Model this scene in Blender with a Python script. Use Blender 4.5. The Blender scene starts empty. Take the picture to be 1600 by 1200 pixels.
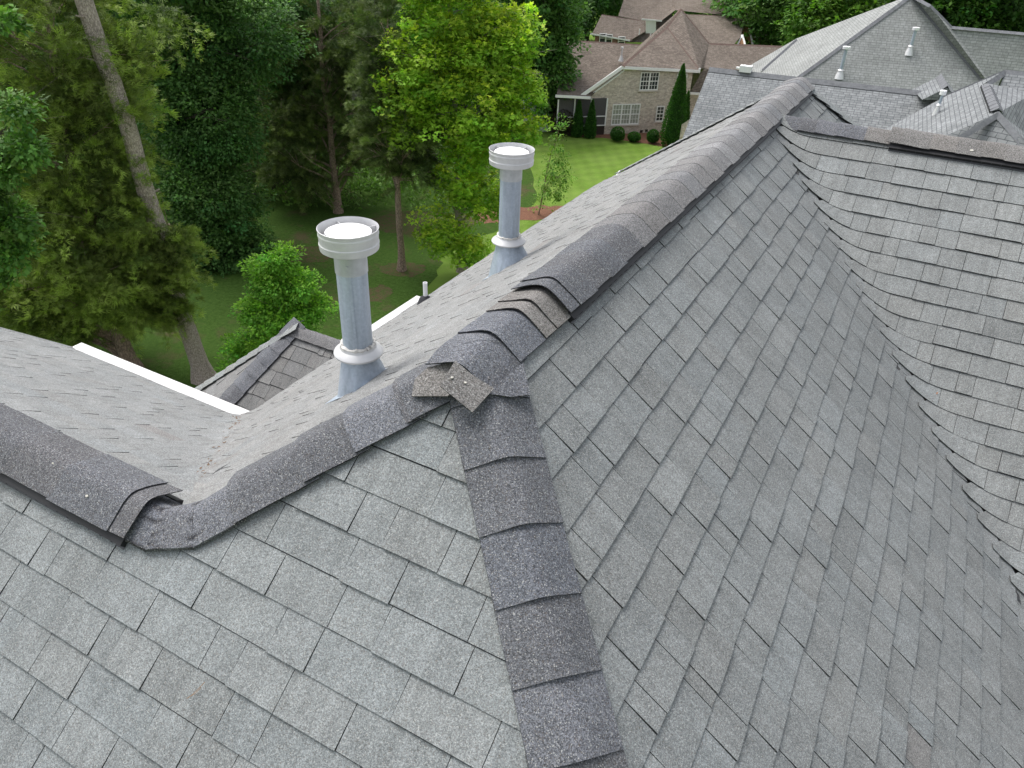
import bpy, bmesh, math, random
import numpy as np
from mathutils import Vector as V3, Matrix, noise as mnoise

# ------------------------------------------------------------------ camera, world, sun, exposure
CZ = 15.0                                   # camera height above the lawn
scene = bpy.context.scene
cam_r = V3((0.8760719, 0.48084538, 0.0358573))
cam_u = V3((-0.28714824, 0.46053364, 0.83991348))
cam_f = V3((-0.38735502, 0.74612096, -0.54153448))
FPX = 1169.45
camd = bpy.data.cameras.new('camera'); camo = bpy.data.objects.new('camera', camd)
scene.collection.objects.link(camo); scene.camera = camo
camd.sensor_width = 36.0; camd.lens = 36.0 * FPX / 1600.0
camd.clip_start = 0.05; camd.clip_end = 2000
M = Matrix((cam_r, cam_u, -cam_f)).transposed().to_4x4(); M.translation = V3((0, 0, CZ))
camo.matrix_world = M

SUN_EL, SUN_AZ = math.radians(62), math.radians(285)     # azimuth measured from +Y clockwise
world = bpy.data.worlds.new("World"); scene.world = world; world.use_nodes = True
wn = world.node_tree.nodes; wl = world.node_tree.links
bg = wn['Background']
sky = wn.new('ShaderNodeTexSky'); sky.sky_type = 'NISHITA'; sky.sun_disc = False
sky.sun_elevation = SUN_EL; sky.sun_rotation = SUN_AZ
sky.air_density = 1.0; sky.dust_density = 4.0; sky.ozone_density = 1.0
hs = wn.new('ShaderNodeHueSaturation'); hs.inputs['Saturation'].default_value = 0.32
wl.new(sky.outputs[0], hs.inputs['Color']); wl.new(hs.outputs[0], bg.inputs['Color'])
bg.inputs['Strength'].default_value = 0.15
sd = bpy.data.lights.new('sun', 'SUN'); so = bpy.data.objects.new('sun', sd); scene.collection.objects.link(so)
sd.energy = 1.0; sd.angle = math.radians(25); sd.color = (1.0, 0.97, 0.93)
sdir = V3((math.sin(SUN_AZ) * math.cos(SUN_EL), math.cos(SUN_AZ) * math.cos(SUN_EL), math.sin(SUN_EL)))
so.rotation_euler = sdir.to_track_quat('Z', 'Y').to_euler()
scene.view_settings.view_transform = 'Standard'; scene.view_settings.look = 'None'
scene.view_settings.exposure = 0.92; scene.view_settings.gamma = 1.0
scene.render.engine = 'CYCLES'
scene.cycles.max_bounces = 6; scene.cycles.transparent_max_bounces = 6

rnd = random.Random(7); rs = np.random.RandomState(11)
COL = scene.collection

# ------------------------------------------------------------------ helpers
def ray(x, y): return cam_f + cam_r * ((x - 800) / FPX) + cam_u * ((600 - y) / FPX)
def at(x, y, depth): return V3((0, 0, CZ)) + ray(x, y) * depth
def at_z(x, y, z):
    d = ray(x, y); return V3((0, 0, CZ)) + d * ((z - CZ) / d.z)
def ground(x, y): return at_z(x, y, 0.0)
def at_plane(x, y, P, n):
    d = ray(x, y); C0 = V3((0, 0, CZ)); return C0 + d * ((P - C0).dot(n) / d.dot(n))
def pix(P):
    d = P - V3((0, 0, CZ)); w = d.dot(cam_f); return 800 + FPX * d.dot(cam_r) / w, 600 - FPX * d.dot(cam_u) / w
def above(base, y):
    """point straight above base whose picture row is y"""
    lo, hi = 0.0, 60.0
    for _ in range(40):
        m = (lo + hi) / 2
        if pix(base + V3((0, 0, m)))[1] > y: lo = m
        else: hi = m
    return base + V3((0, 0, lo))
def trunk_pt(base, x, y):
    P = above(base, y); px, _ = pix(P); dep = (P - V3((0, 0, CZ))).dot(cam_f)
    return P + V3((cam_r.x, cam_r.y, 0)).normalized() * ((x - px) * dep / FPX)

def tagit(o, label=None, cat=None, group=None, kind=None):
    if label: o['label'] = label
    if cat: o['category'] = cat
    if group: o['group'] = group
    if kind: o['kind'] = kind
    return o
def empty(name, loc, label, cat, group=None):
    o = bpy.data.objects.new(name, None); COL.objects.link(o); o.location = loc
    o.empty_display_size = 0.2
    return tagit(o, label, cat, group)
def link_mesh(name, me, mat, parent=None):
    o = bpy.data.objects.new(name, me); COL.objects.link(o)
    if mat is not None:
        for m in (mat if isinstance(mat, (list, tuple)) else [mat]): me.materials.append(m)
    if parent is not None:
        o.parent = parent
        pw = V3((0, 0, 0)); p = parent
        while p is not None: pw += p.location; p = p.parent
        o.location = -pw            # meshes carry world coordinates
    return o

class MB:
    """mesh buffer in world coordinates"""
    def __init__(s): s.v = []; s.f = []; s.c = []; s.uv = []; s.mi = []
    def poly(s, pts, col=(1, 1, 1), uvs=None, mi=0):
        n = len(s.v); s.v.extend([tuple(p) for p in pts]); s.c.extend([col] * len(pts))
        s.uv.extend(uvs if uvs else [(0, 0)] * len(pts)); s.f.append(tuple(range(n, n + len(pts)))); s.mi.append(mi)
    def prism(s, top, depth, n, col=(1, 1, 1), uvs=None, bottom=False, edge=0.28):
        """top polygon (ccw seen along -n) with skirts going down by depth"""
        s.poly(top, col, uvs)
        low = [V3(p) - n * depth for p in top]; k = len(top); ce = (col[0] * edge, col[1] * edge, col[2] * edge)
        for i in range(k):
            j = (i + 1) % k
            u4 = [uvs[i], uvs[j], uvs[j], uvs[i]] if uvs else None
            s.poly([top[j], top[i], low[i], low[j]], ce, u4)
        if bottom: s.poly(low[::-1], col, uvs)
    def box(s, c, ax, ay, az, hx, hy, hz, col=(1, 1, 1)):
        c = V3(c); P = {}
        for i in (-1, 1):
            for j in (-1, 1):
                for k in (-1, 1): P[i, j, k] = c + ax * (i * hx) + ay * (j * hy) + az * (k * hz)
        for q in (((-1,-1,1),(1,-1,1),(1,1,1),(-1,1,1)), ((-1,1,-1),(1,1,-1),(1,-1,-1),(-1,-1,-1)),
                  ((-1,-1,-1),(1,-1,-1),(1,-1,1),(-1,-1,1)), ((1,1,-1),(-1,1,-1),(-1,1,1),(1,1,1)),
                  ((1,-1,-1),(1,1,-1),(1,1,1),(1,-1,1)), ((-1,1,-1),(-1,-1,-1),(-1,-1,1),(-1,1,1))):
            s.poly([P[k] for k in q], col)
    def tube(s, pts, rad, n=8, col=(1, 1, 1), cap=True, jit=0.0):
        rings = []
        for i, p in enumerate(pts):
            p = V3(p); a = V3(pts[max(i - 1, 0)]); b = V3(pts[min(i + 1, len(pts) - 1)])
            t = (b - a).normalized(); x = t.cross(V3((0.3, 1, 0.12))).normalized(); y = t.cross(x)
            r = rad[i]
            ring = []
            for k in range(n):
                rr = r * (1 + jit * rnd.uniform(-1, 1))
                ring.append(p + x * (math.cos(2 * math.pi * k / n) * rr) + y * (math.sin(2 * math.pi * k / n) * rr))
            rings.append(ring)
        base = len(s.v)
        for i, ring in enumerate(rings):
            for k, q in enumerate(ring): s.v.append(tuple(q)); s.c.append(col); s.uv.append((k / n, i))
        for i in range(len(rings) - 1):
            for k in range(n):
                a = base + i * n + k; b = base + i * n + (k + 1) % n
                s.f.append((a, b, b + n, a + n)); s.mi.append(0)
        if cap:
            s.f.append(tuple(base + (len(rings) - 1) * n + k for k in range(n))); s.mi.append(0)
            s.f.append(tuple(base + k for k in range(n))[::-1]); s.mi.append(0)
    def lathe(s, c, prof, n=40, col=(1, 1, 1)):
        """profile list of (r, z) about a vertical axis at c"""
        base = len(s.v); c = V3(c)
        for r, z in prof:
            for k in range(n):
                a = 2 * math.pi * k / n
                s.v.append((c.x + r * math.cos(a), c.y + r * math.sin(a), c.z + z)); s.c.append(col); s.uv.append((k / n, z))
        for i in range(len(prof) - 1):
            for k in range(n):
                a = base + i * n + k; b = base + i * n + (k + 1) % n
                s.f.append((a, b, b + n, a + n)); s.mi.append(0)
    def build(s, name, mat, parent=None, smooth=False, merge=False):
        me = bpy.data.meshes.new(name); me.from_pydata(s.v, [], s.f); me.update()
        ca = me.color_attributes.new('col', 'FLOAT_COLOR', 'POINT')
        arr = np.ones((len(s.v), 4), dtype=np.float32); arr[:, :3] = np.array(s.c, dtype=np.float32).reshape(-1, 3)
        ca.data.foreach_set('color', arr.ravel())
        uvl = me.uv_layers.new(name='UVMap')
        idx = np.empty(len(me.loops), dtype=np.int32); me.loops.foreach_get('vertex_index', idx)
        uvl.data.foreach_set('uv', np.array(s.uv, dtype=np.float32)[idx].ravel())
        if any(s.mi): me.polygons.foreach_set('material_index', s.mi)
        if merge:
            b = bmesh.new(); b.from_mesh(me); bmesh.ops.remove_doubles(b, verts=b.verts, dist=1e-5); b.to_mesh(me); b.free()
        if smooth:
            b = bmesh.new(); b.from_mesh(me); b.normal_update()
            for f in b.faces: f.smooth = True
            for e in b.edges:
                if len(e.link_faces) == 2 and e.calc_face_angle(0) > 0.55: e.smooth = False
            b.to_mesh(me); b.free()
        return link_mesh(name, me, mat, parent)

# ------------------------------------------------------------------ materials
def mat(name, rough=0.9, spec=0.2, metal=0.0):
    m = bpy.data.materials.new(name); m.use_nodes = True
    nt = m.node_tree; b = nt.nodes['Principled BSDF']
    b.inputs['Roughness'].default_value = rough; b.inputs['Metallic'].default_value = metal
    b.inputs['Specular IOR Level'].default_value = spec
    return m, nt, b
def nd(nt, t, **kw):
    n = nt.nodes.new(t)
    for k, v in kw.items():
        if k in n.inputs: n.inputs[k].default_value = v
        else: setattr(n, k, v)
    return n
def mixc(nt, a, b, fac, mode='MIX'):
    n = nt.nodes.new('ShaderNodeMix'); n.data_type = 'RGBA'; n.blend_type = mode
    for sock, val in ((n.inputs[0], fac), (n.inputs[6], a), (n.inputs[7], b)):
        if isinstance(val, (int, float)): sock.default_value = val
        elif isinstance(val, tuple): sock.default_value = (*val, 1) if len(val) == 3 else val
        else: nt.links.new(val, sock)
    return n.outputs[2]
def mapr(nt, v, a, b, c, d):
    n = nt.nodes.new('ShaderNodeMapRange'); nt.links.new(v, n.inputs[0])
    for i, q in enumerate((a, b, c, d)): n.inputs[i + 1].default_value = q
    return n.outputs[0]
def geo_pos(nt): return nt.nodes.new('ShaderNodeNewGeometry').outputs['Position']
def noise(nt, vec, scale, detail=3, rough=0.6):
    n = nd(nt, 'ShaderNodeTexNoise'); n.inputs['Scale'].default_value = scale
    n.inputs['Detail'].default_value = detail; n.inputs['Roughness'].default_value = rough
    nt.links.new(vec, n.inputs['Vector']); return n.outputs[0]
def gray(nt, v):
    n = nt.nodes.new('ShaderNodeCombineColor')
    for i in range(3): nt.links.new(v, n.inputs[i])
    return n.outputs[0]
def bump(nt, bsdf, h, dist, strength=1.0):
    n = nt.nodes.new('ShaderNodeBump'); n.inputs['Distance'].default_value = dist; n.inputs['Strength'].default_value = strength
    nt.links.new(h, n.inputs['Height']); nt.links.new(n.outputs[0], bsdf.inputs['Normal'])

def shingle_mat(name, grain=0.62, streak=True):
    m, nt, b = mat(name, 0.92, 0.12)
    pos = geo_pos(nt)
    att = nd(nt, 'ShaderNodeAttribute', attribute_name='col')
    vo = nd(nt, 'ShaderNodeTexVoronoi'); vo.inputs['Scale'].default_value = 360; nt.links.new(pos, vo.inputs['Vector'])
    sep = nd(nt, 'ShaderNodeSeparateColor'); nt.links.new(vo.outputs['Color'], sep.inputs[0])
    g = mapr(nt, sep.outputs[0], 0, 1, 1 - grain, 1 + grain)
    g2 = mapr(nt, noise(nt, pos, 140, 2), 0.3, 0.7, 0.8, 1.2)
    g3 = mapr(nt, noise(nt, pos, 7, 4), 0.3, 0.7, 0.9, 1.1)
    g4 = mapr(nt, noise(nt, pos, 1.3, 3), 0.3, 0.7, 0.93, 1.07)
    c = mixc(nt, att.outputs['Color'], gray(nt, g), 1.0, 'MULTIPLY')
    c = mixc(nt, c, gray(nt, g2), 1.0, 'MULTIPLY')
    c = mixc(nt, c, gray(nt, g3), 1.0, 'MULTIPLY')
    c = mixc(nt, c, gray(nt, g4), 1.0, 'MULTIPLY')
    if streak:
        mpv = nd(nt, 'ShaderNodeMapping'); mpv.inputs['Scale'].default_value = (26, 2.6, 1); nt.links.new(nd(nt, 'ShaderNodeUVMap').outputs[0], mpv.inputs['Vector'])
        c = mixc(nt, c, gray(nt, mapr(nt, noise(nt, mpv.outputs[0], 1.0, 3, 0.6), 0.3, 0.7, 0.89, 1.11)), 1.0, 'MULTIPLY')
        g5 = mapr(nt, noise(nt, pos, 22, 5, 0.75), 0.52, 0.72, 1.0, 0.84)
        c = mixc(nt, c, gray(nt, g5), 1.0, 'MULTIPLY')
    # pale and brownish single granules
    hi = mapr(nt, sep.outputs[1], 0.93, 0.96, 0, 0.55)
    c = mixc(nt, c, (0.46, 0.46, 0.44), hi)
    lo = mapr(nt, sep.outputs[2], 0.90, 0.95, 0, 0.5)
    c = mixc(nt, c, (0.11, 0.085, 0.065), lo)
    nt.links.new(c, b.inputs['Base Color'])
    bump(nt, b, sep.outputs[0], 0.0012, 0.5)
    return m
M_field = shingle_mat('field_shingles', 0.36)
M_cap = shingle_mat('cap_shingles', 0.6, False)

def far_roof_mat(name, c1, c2, c3, bw=0.28, rh=0.145):
    m, nt, b = mat(name, 0.95, 0.1)
    uv = nd(nt, 'ShaderNodeUVMap').outputs[0]
    br = nd(nt, 'ShaderNodeTexBrick'); nt.links.new(uv, br.inputs['Vector'])
    br.inputs['Scale'].default_value = 1.0; br.inputs['Brick Width'].default_value = bw; br.inputs['Row Height'].default_value = rh
    br.inputs['Mortar Size'].default_value = 0.012; br.inputs['Mortar Smooth'].default_value = 0.3
    br.inputs['Color1'].default_value = (*c1, 1); br.inputs['Color2'].default_value = (*c2, 1); br.inputs['Mortar'].default_value = (*c3, 1)
    br.offset = 0.37; br.offset_frequency = 3
    n = mapr(nt, noise(nt, uv, 6, 5, 0.75), 0.25, 0.75, 0.7, 1.3)
    n2 = mapr(nt, noise(nt, uv, 0.6, 3), 0.3, 0.7, 0.88, 1.1)
    c = mixc(nt, br.outputs['Color'], gray(nt, n), 1.0, 'MULTIPLY'); c = mixc(nt, c, gray(nt, n2), 1.0, 'MULTIPLY')
    nt.links.new(c, b.inputs['Base Color'])
    bump(nt, b, br.outputs['Fac'], -0.01, 0.6)
    return m
M_brown = far_roof_mat('brown_shingles', (0.145, 0.120, 0.100), (0.215, 0.183, 0.155), (0.10, 0.083, 0.07))
M_gray1 = far_roof_mat('grey_shingles', (0.18, 0.19, 0.195), (0.25, 0.26, 0.265), (0.10, 0.105, 0.11))
M_gray2 = far_roof_mat('pale_grey_shingles', (0.26, 0.27, 0.26), (0.32, 0.33, 0.32), (0.17, 0.175, 0.175), 0.3, 0.15)
def capfar(name, c):
    m, nt, b = mat(name, 0.95, 0.1)
    n = mapr(nt, noise(nt, geo_pos(nt), 5, 5, 0.75), 0.3, 0.7, 0.7, 1.25)
    nt.links.new(mixc(nt, c, gray(nt, n), 1.0, 'MULTIPLY'), b.inputs['Base Color']); return m
M_browncap = capfar('brown_cap', (0.15, 0.108, 0.092))
M_graycap = capfar('grey_cap', (0.165, 0.17, 0.18))

def brick_mat(name, c1, c2, mort):
    m, nt, b = mat(name, 0.95, 0.1)
    uv = nd(nt, 'ShaderNodeUVMap').outputs[0]
    br = nd(nt, 'ShaderNodeTexBrick'); nt.links.new(uv, br.inputs['Vector'])
    br.inputs['Scale'].default_value = 1.0; br.inputs['Brick Width'].default_value = 0.25; br.inputs['Row Height'].default_value = 0.083
    br.inputs['Mortar Size'].default_value = 0.008
    br.inputs['Color1'].default_value = (*c1, 1); br.inputs['Color2'].default_value = (*c2, 1); br.inputs['Mortar'].default_value = (*mort, 1)
    n = mapr(nt, noise(nt, uv, 5, 4, 0.8), 0.3, 0.7, 0.65, 1.3)
    nt.links.new(mixc(nt, br.outputs['Color'], gray(nt, n), 1.0, 'MULTIPLY'), b.inputs['Base Color'])
    bump(nt, b, br.outputs['Fac'], -0.01, 0.5)
    return m
M_brick = brick_mat('beige_brick', (0.44, 0.375, 0.31), (0.64, 0.575, 0.49), (0.56, 0.52, 0.47))
M_redbrick = brick_mat('red_brick', (0.26, 0.12, 0.085), (0.34, 0.17, 0.12), (0.35, 0.3, 0.27))
def plain(name, c, rough=0.6, spec=0.3, metal=0.0, var=0.12, sc=12):
    m, nt, b = mat(name, rough, spec, metal)
    n = mapr(nt, noise(nt, geo_pos(nt), sc, 4), 0.3, 0.7, 1 - var, 1 + var)
    nt.links.new(mixc(nt, c, gray(nt, n), 1.0, 'MULTIPLY'), b.inputs['Base Color']); return m
M_white = plain('white_paint', (0.78, 0.78, 0.76), 0.5, 0.4, var=0.05)
M_whitecap = plain('white_metal', (0.86, 0.86, 0.87), 0.42, 0.5, var=0.04)
M_alu = plain('dull_aluminium', (0.66, 0.66, 0.66), 0.45, 0.5, 0.35, 0.07)
M_sleeve = plain('sleeve_metal', (0.47, 0.49, 0.50), 0.4, 0.5, 0.3, 0.12, sc=25)
M_drum = plain('drum_metal', (0.58, 0.58, 0.58), 0.42, 0.5, 0.2, 0.10, sc=14)
M_gut = plain('gutter_paint', (0.60, 0.60, 0.59), 0.5, 0.4, var=0.10, sc=3.5)
M_black, nt, b = mat('black_plastic', 0.55, 0.3)
att = nd(nt, 'ShaderNodeAttribute', attribute_name='col'); nt.links.new(mixc(nt, (0.02, 0.02, 0.022), att.outputs['Color'], 1.0, 'MULTIPLY'), b.inputs['Base Color'])
M_rubber = plain('black_rubber', (0.03, 0.03, 0.035), 0.7, 0.3)
M_seal = plain('sealant', (0.62, 0.60, 0.56), 0.6, 0.4, var=0.2, sc=60)
M_glass = plain('window_glass', (0.035, 0.045, 0.045), 0.12, 0.6, var=0.4, sc=1.5)
M_curtain = plain('pale_curtains', (0.34, 0.36, 0.31), 0.25, 0.6, var=0.25, sc=6)
M_screen = plain('porch_screen', (0.075, 0.072, 0.075), 0.7, 0.3, var=0.1)
M_tan = plain('tan_gable_boards', (0.36, 0.21, 0.12), 0.8, 0.2)
M_porchdark = plain('dark_porch_base', (0.05, 0.04, 0.035), 0.9, 0.1)
M_siding = plain('pale_siding', (0.45, 0.47, 0.50), 0.8, 0.2)
# galvanised sheet: cold grey with spangle and faint vertical runs
M_galv, nt, b = mat('galvanised_steel', 0.40, 0.5, 0.18)
pos = geo_pos(nt)
vo = nd(nt, 'ShaderNodeTexVoronoi'); vo.inputs['Scale'].default_value = 95; nt.links.new(pos, vo.inputs['Vector'])
sp = nd(nt, 'ShaderNodeSeparateColor'); nt.links.new(vo.outputs['Color'], sp.inputs[0])
c = mixc(nt, (0.37, 0.43, 0.50), (0.43, 0.49, 0.56), sp.outputs[0])
mp = nd(nt, 'ShaderNodeMapping'); mp.inputs['Scale'].default_value = (14, 14, 1.6); nt.links.new(pos, mp.inputs['Vector'])
c = mixc(nt, c, gray(nt, mapr(nt, noise(nt, mp.outputs[0], 2, 5), 0.3, 0.7, 0.8, 1.15)), 1.0, 'MULTIPLY')
nt.links.new(c, b.inputs['Base Color'])

def bark_mat(name, c1, c2, sc):
    m, nt, b = mat(name, 0.95, 0.1)
    mp = nd(nt, 'ShaderNodeMapping'); mp.inputs['Scale'].default_value = (1, 1, 0.45); nt.links.new(geo_pos(nt), mp.inputs['Vector'])
    vo = nd(nt, 'ShaderNodeTexVoronoi', feature='DISTANCE_TO_EDGE'); vo.inputs['Scale'].default_value = sc
    nt.links.new(mp.outputs[0], vo.inputs['Vector'])
    n = noise(nt, mp.outputs[0], sc * 1.3, 5, 0.7)
    f = mapr(nt, vo.outputs['Distance'], -0.05, 0.16, 0, 1)
    c = mixc(nt, c1, c2, f); c = mixc(nt, c, gray(nt, mapr(nt, n, 0.3, 0.7, 0.6, 1.35)), 1.0, 'MULTIPLY')
    nt.links.new(c, b.inputs['Base Color']); bump(nt, b, f, 0.02, 0.8); return m
M_pinebark = bark_mat('pine_bark', (0.22, 0.185, 0.16), (0.47, 0.40, 0.355), 20)
M_cedarbark = bark_mat('cedar_bark', (0.15, 0.11, 0.09), (0.36, 0.27, 0.22), 14)
M_darkbark = bark_mat('dark_bark', (0.04, 0.035, 0.03), (0.11, 0.095, 0.08), 11)

def leaf_mat(name, trans=0.3):
    m, nt, b = mat(name, 0.6, 0.25)
    att = nd(nt, 'ShaderNodeAttribute', attribute_name='col')
    nt.links.new(att.outputs['Color'], b.inputs['Base Color'])
    t = nt.nodes.new('ShaderNodeBsdfTranslucent')
    nt.links.new(mixc(nt, att.outputs['Color'], (1.0, 1.25, 0.5), 1.0, 'MULTIPLY'), t.inputs['Color'])
    mx = nt.nodes.new('ShaderNodeMixShader'); mx.inputs[0].default_value = trans
    nt.links.new(b.outputs[0], mx.inputs[1]); nt.links.new(t.outputs[0], mx.inputs[2])
    nt.links.new(mx.outputs[0], nt.nodes['Material Output'].inputs['Surface']); return m
M_leaf = leaf_mat('broad_leaves', 0.35)
M_needle = leaf_mat('needle_foliage', 0.22)

# ------------------------------------------------------------------ near house geometry
# A faces the camera side (-Y), C faces +X, B faces -X, D belongs to the right wing, G is the back of the left wing
S = 0.8; SB = 0.76; K_ = 1 / math.hypot(1, S)
J = V3((-1.1158, 1.9024, CZ - 1.2729))
Ly = 1.165
Lx = J.x - S * (J.y - Ly) / SB
L = V3((Lx, Ly, J.z - S * (J.y - Ly)))
Ky = J.y + 5.62
K = V3((J.x, Ky, J.z))
Vx, Vy, Vz = J.x + 0.035, 6.256, J.z - 0.048
ZE = CZ - 3.62                              # eave height at the back
def zA(x, y): return J.z + S * (y - J.y)
def zC(x, y): return J.z - S * (x - J.x)
def zB(x, y): return J.z - SB * (J.x - x)
def zG(x, y): return L.z - S * (y - Ly)
def zD(x, y): return Vz - S * (Vy - y)
def smax(a, b, k):
    h = max(k - abs(a - b), 0.0) / k
    return max(a, b) + h * h * k * 0.25

def clip(poly, planes):
    """clip polygon (list of 2-tuples) by half planes a*u+b*v<=c"""
    for a, b, c in planes:
        out = []
        n = len(poly)
        for i in range(n):
            p, q = poly[i], poly[(i + 1) % n]
            dp = a * p[0] + b * p[1] - c; dq = a * q[0] + b * q[1] - c
            if dp <= 0: out.append(p)
            if dp * dq < 0:
                t = dp / (dp - dq); out.append((p[0] + (q[0] - p[0]) * t, p[1] + (q[1] - p[1]) * t))
        poly = out
        if len(poly) < 3: return []
    return poly

FIELD = (0.205, 0.218, 0.218)
def shingle_slope(name, O, U, D, u0, u1, v0, v1, regions, seed, parent, warp=None, voff=0.0, e=0.143,
                  base=FIELD, tmin=0.11, tmax=0.27, step=0.0, dirt=None, label=None, gap=0.0016, ustart=None, tj=0.0, vgap=0.0015, tk=1.0, tv=1.0, tlow=0.0062, edge=0.28):
    """laminated shingle courses as real overlapping tabs. regions: list of half-plane lists in (x,y) plan"""
    r = random.Random(seed); N = U.cross(D); N = -N if N.z < 0 else N
    mb = MB()
    def P(u, v, h):
        p = O + U * u + D * v
        wob = 0.0035 * math.sin(u * 2.3 + seed) * math.sin(v * 1.9 + seed * 2) + 0.002 * math.sin(u * 7.1 + v * 3)
        if warp: p = V3((p.x, p.y, warp(p.x, p.y)))
        return p + N * (h + wob)
    # half planes to (u,v)
    def to_uv(pl):
        out = []
        for a, b, c in pl:
            out.append((a * U.x + b * U.y, a * D.x + b * D.y, c - a * O.x - b * O.y))
        return out
    regs = [to_uv(pl) for pl in regions]
    k0 = math.floor((v0 - voff) / e); k1 = math.ceil((v1 - voff) / e)
    for k in range(k0, k1):
        va = voff + k * e; vb = va + e
        u = u0 - r.uniform(0, 0.3); hi = r.random() < 0.5
        if ustart is not None: u = ustart(va)
        nrun = 0; batch = r.gauss(0, 0.03)
        while u < u1:
            w = r.uniform(tmin, tmax) * (1.0 if not hi else 0.92)
            if r.random() < 0.12: w *= 0.45
            ua, ub = u, u + w
            jb = r.uniform(-0.0025, 0.0025) * (1 + tj)
            t1 = (0.0105 if hi else tlow) * tk
            tone = 1 + (batch * 0.5 + r.gauss(0, 0.042)) * tv - (0.0 if hi else 0.03)
            tint = r.gauss(0, 0.007)
            cols = (base[0] * (tone + tint), base[1] * tone, base[2] * (tone - tint * 0.8))
            if r.random() < 0.004: cols = (cols[0] * 0.95, cols[1] * 0.90, cols[2] * 0.89)
            nst = max(1, int(math.ceil(w / step))) if step else 1
            nv = 2 if step else 1
            for pl in regs:
                # quick reject
                q = clip([(ua, va), (ub, va), (ub, vb), (ua, vb)], pl)
                if not q: continue
                for i in range(nst):
                    for jv in range(nv):
                        a = ua + w * i / nst + (gap if i == 0 else 0); c = ua + w * (i + 1) / nst - (gap if i == nst - 1 else 0)
                        y0 = va + e * jv / nv + (vgap if jv == 0 else 0); y1 = va + e * (jv + 1) / nv + (jb if jv == nv - 1 else 0)
                        q = clip([(a, y0), (c, y0), (c, y1), (a, y1)], pl)
                        if len(q) < 3: continue
                        top = [P(x, y, 0.001 + (t1 - 0.001) * (y - va) / e) for x, y in q]
                        nn = (top[1] - top[0]).cross(top[-1] - top[0])
                        uv = [(x, y) for x, y in q]
                        if nn.dot(N) < 0: top.reverse(); uv.reverse()
                        mb.prism(top, 0.013, N, cols, uv, edge=edge)
            u = ub; hi = not hi if r.random() < 0.85 else hi
        # solid backing, coloured near black to paint shadow lines into the gaps
    # backing deck
    for pl in regs:
        nu = 40 if step else 1; nvv = 30 if step else 1
        for i in range(nu):
            for j in range(nvv):
                a = u0 + (u1 - u0) * i / nu; c = u0 + (u1 - u0) * (i + 1) / nu
                y0 = v0 + (v1 - v0) * j / nvv; y1 = v0 + (v1 - v0) * (j + 1) / nvv
                q = clip([(a, y0), (c, y0), (c, y1), (a, y1)], pl)
                if len(q) >= 3: mb.poly([P(x, y, -0.006) for x, y in q], (0.05, 0.052, 0.055))
    o = mb.build(name, M_field, parent)
    if label: o['label'] = label
    return o

house = empty('house', (0, 3, 0), 'large house under a steep grey shingled roof with two metal flues, filling the foreground', 'house')
X_, Y_, Z_ = V3((1, 0, 0)), V3((0, 1, 0)), V3((0, 0, 1))
dnA = V3((0, -1, -S)).normalized(); dnC = V3((1, 0, -S)).normalized(); dnB = V3((-1, 0, -SB)).normalized()
dnG = V3((0, 1, -S)).normalized()

# slope A: right of L bounded by both hips, left of L bounded by the low ridge
A_regions = [
    [(1, 1, J.x + J.y), (-1, 0, -Lx), (-SB, S, -SB * J.x + S * J.y)],     # under the hips, x > Lx
    [(1, 0, Lx), (0, 1, Ly)],
]
A_regions[0][0] = (1, 1, J.x + J.y)         # x - Jx <= Jy - y
shingle_slope('roof_slope', V3((J.x, J.y, J.z)), X_, dnA, -6.0, 4.0, 0.0, 3.7, A_regions, 3, house, voff=1.1614 - 0.143 * 8,
              tmin=0.15, tmax=0.34, tv=0.6, base=(0.208, 0.222, 0.224), gap=0.0012, label='pale grey shingled slope nearest the camera, below the two hips')
# slope C with the valley to D
def warpC(x, y): return smax(zC(x, y), min(zD(x, y), Vz - S * (y - Vy)), 0.15)
C_regions = [
    [(-1, -1, -(J.x + J.y)), (-1, 0, -J.x), (1, 1, Vx + Vy - 0.03), (0, 1, Vy)],
    [(-1, 0, -J.x), (0, -1, -Vy), (1, -1, J.x - Ky), (1, -1, Vx - Vy)],
]
# second region: beyond the right ridge; x - Jx >= y - Ky (hip) and x - Vx <= y - Vy (behind the wing)
C_regions[1] = [(-1, 0, -J.x), (0, -1, -Vy), (-1, 1, Ky - J.x), (1, -1, Vx - Vy)]
C_regions[0][0] = (-1, -1, -(J.x + J.y))
def regC(): pass
shingle_slope('roof_slope', V3((J.x, J.y, J.z)), Y_, dnC, -6.0, 6.5, 0.0, 7.2, C_regions, 5, house, warp=warpC, voff=0.05,
              step=0.09, base=(0.196, 0.207, 0.208), tmin=0.12, tmax=0.29, gap=0.0017, vgap=0.0018, tv=0.8,
              label='broad grey shingled slope right of the short hip, down to the valley')
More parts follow.
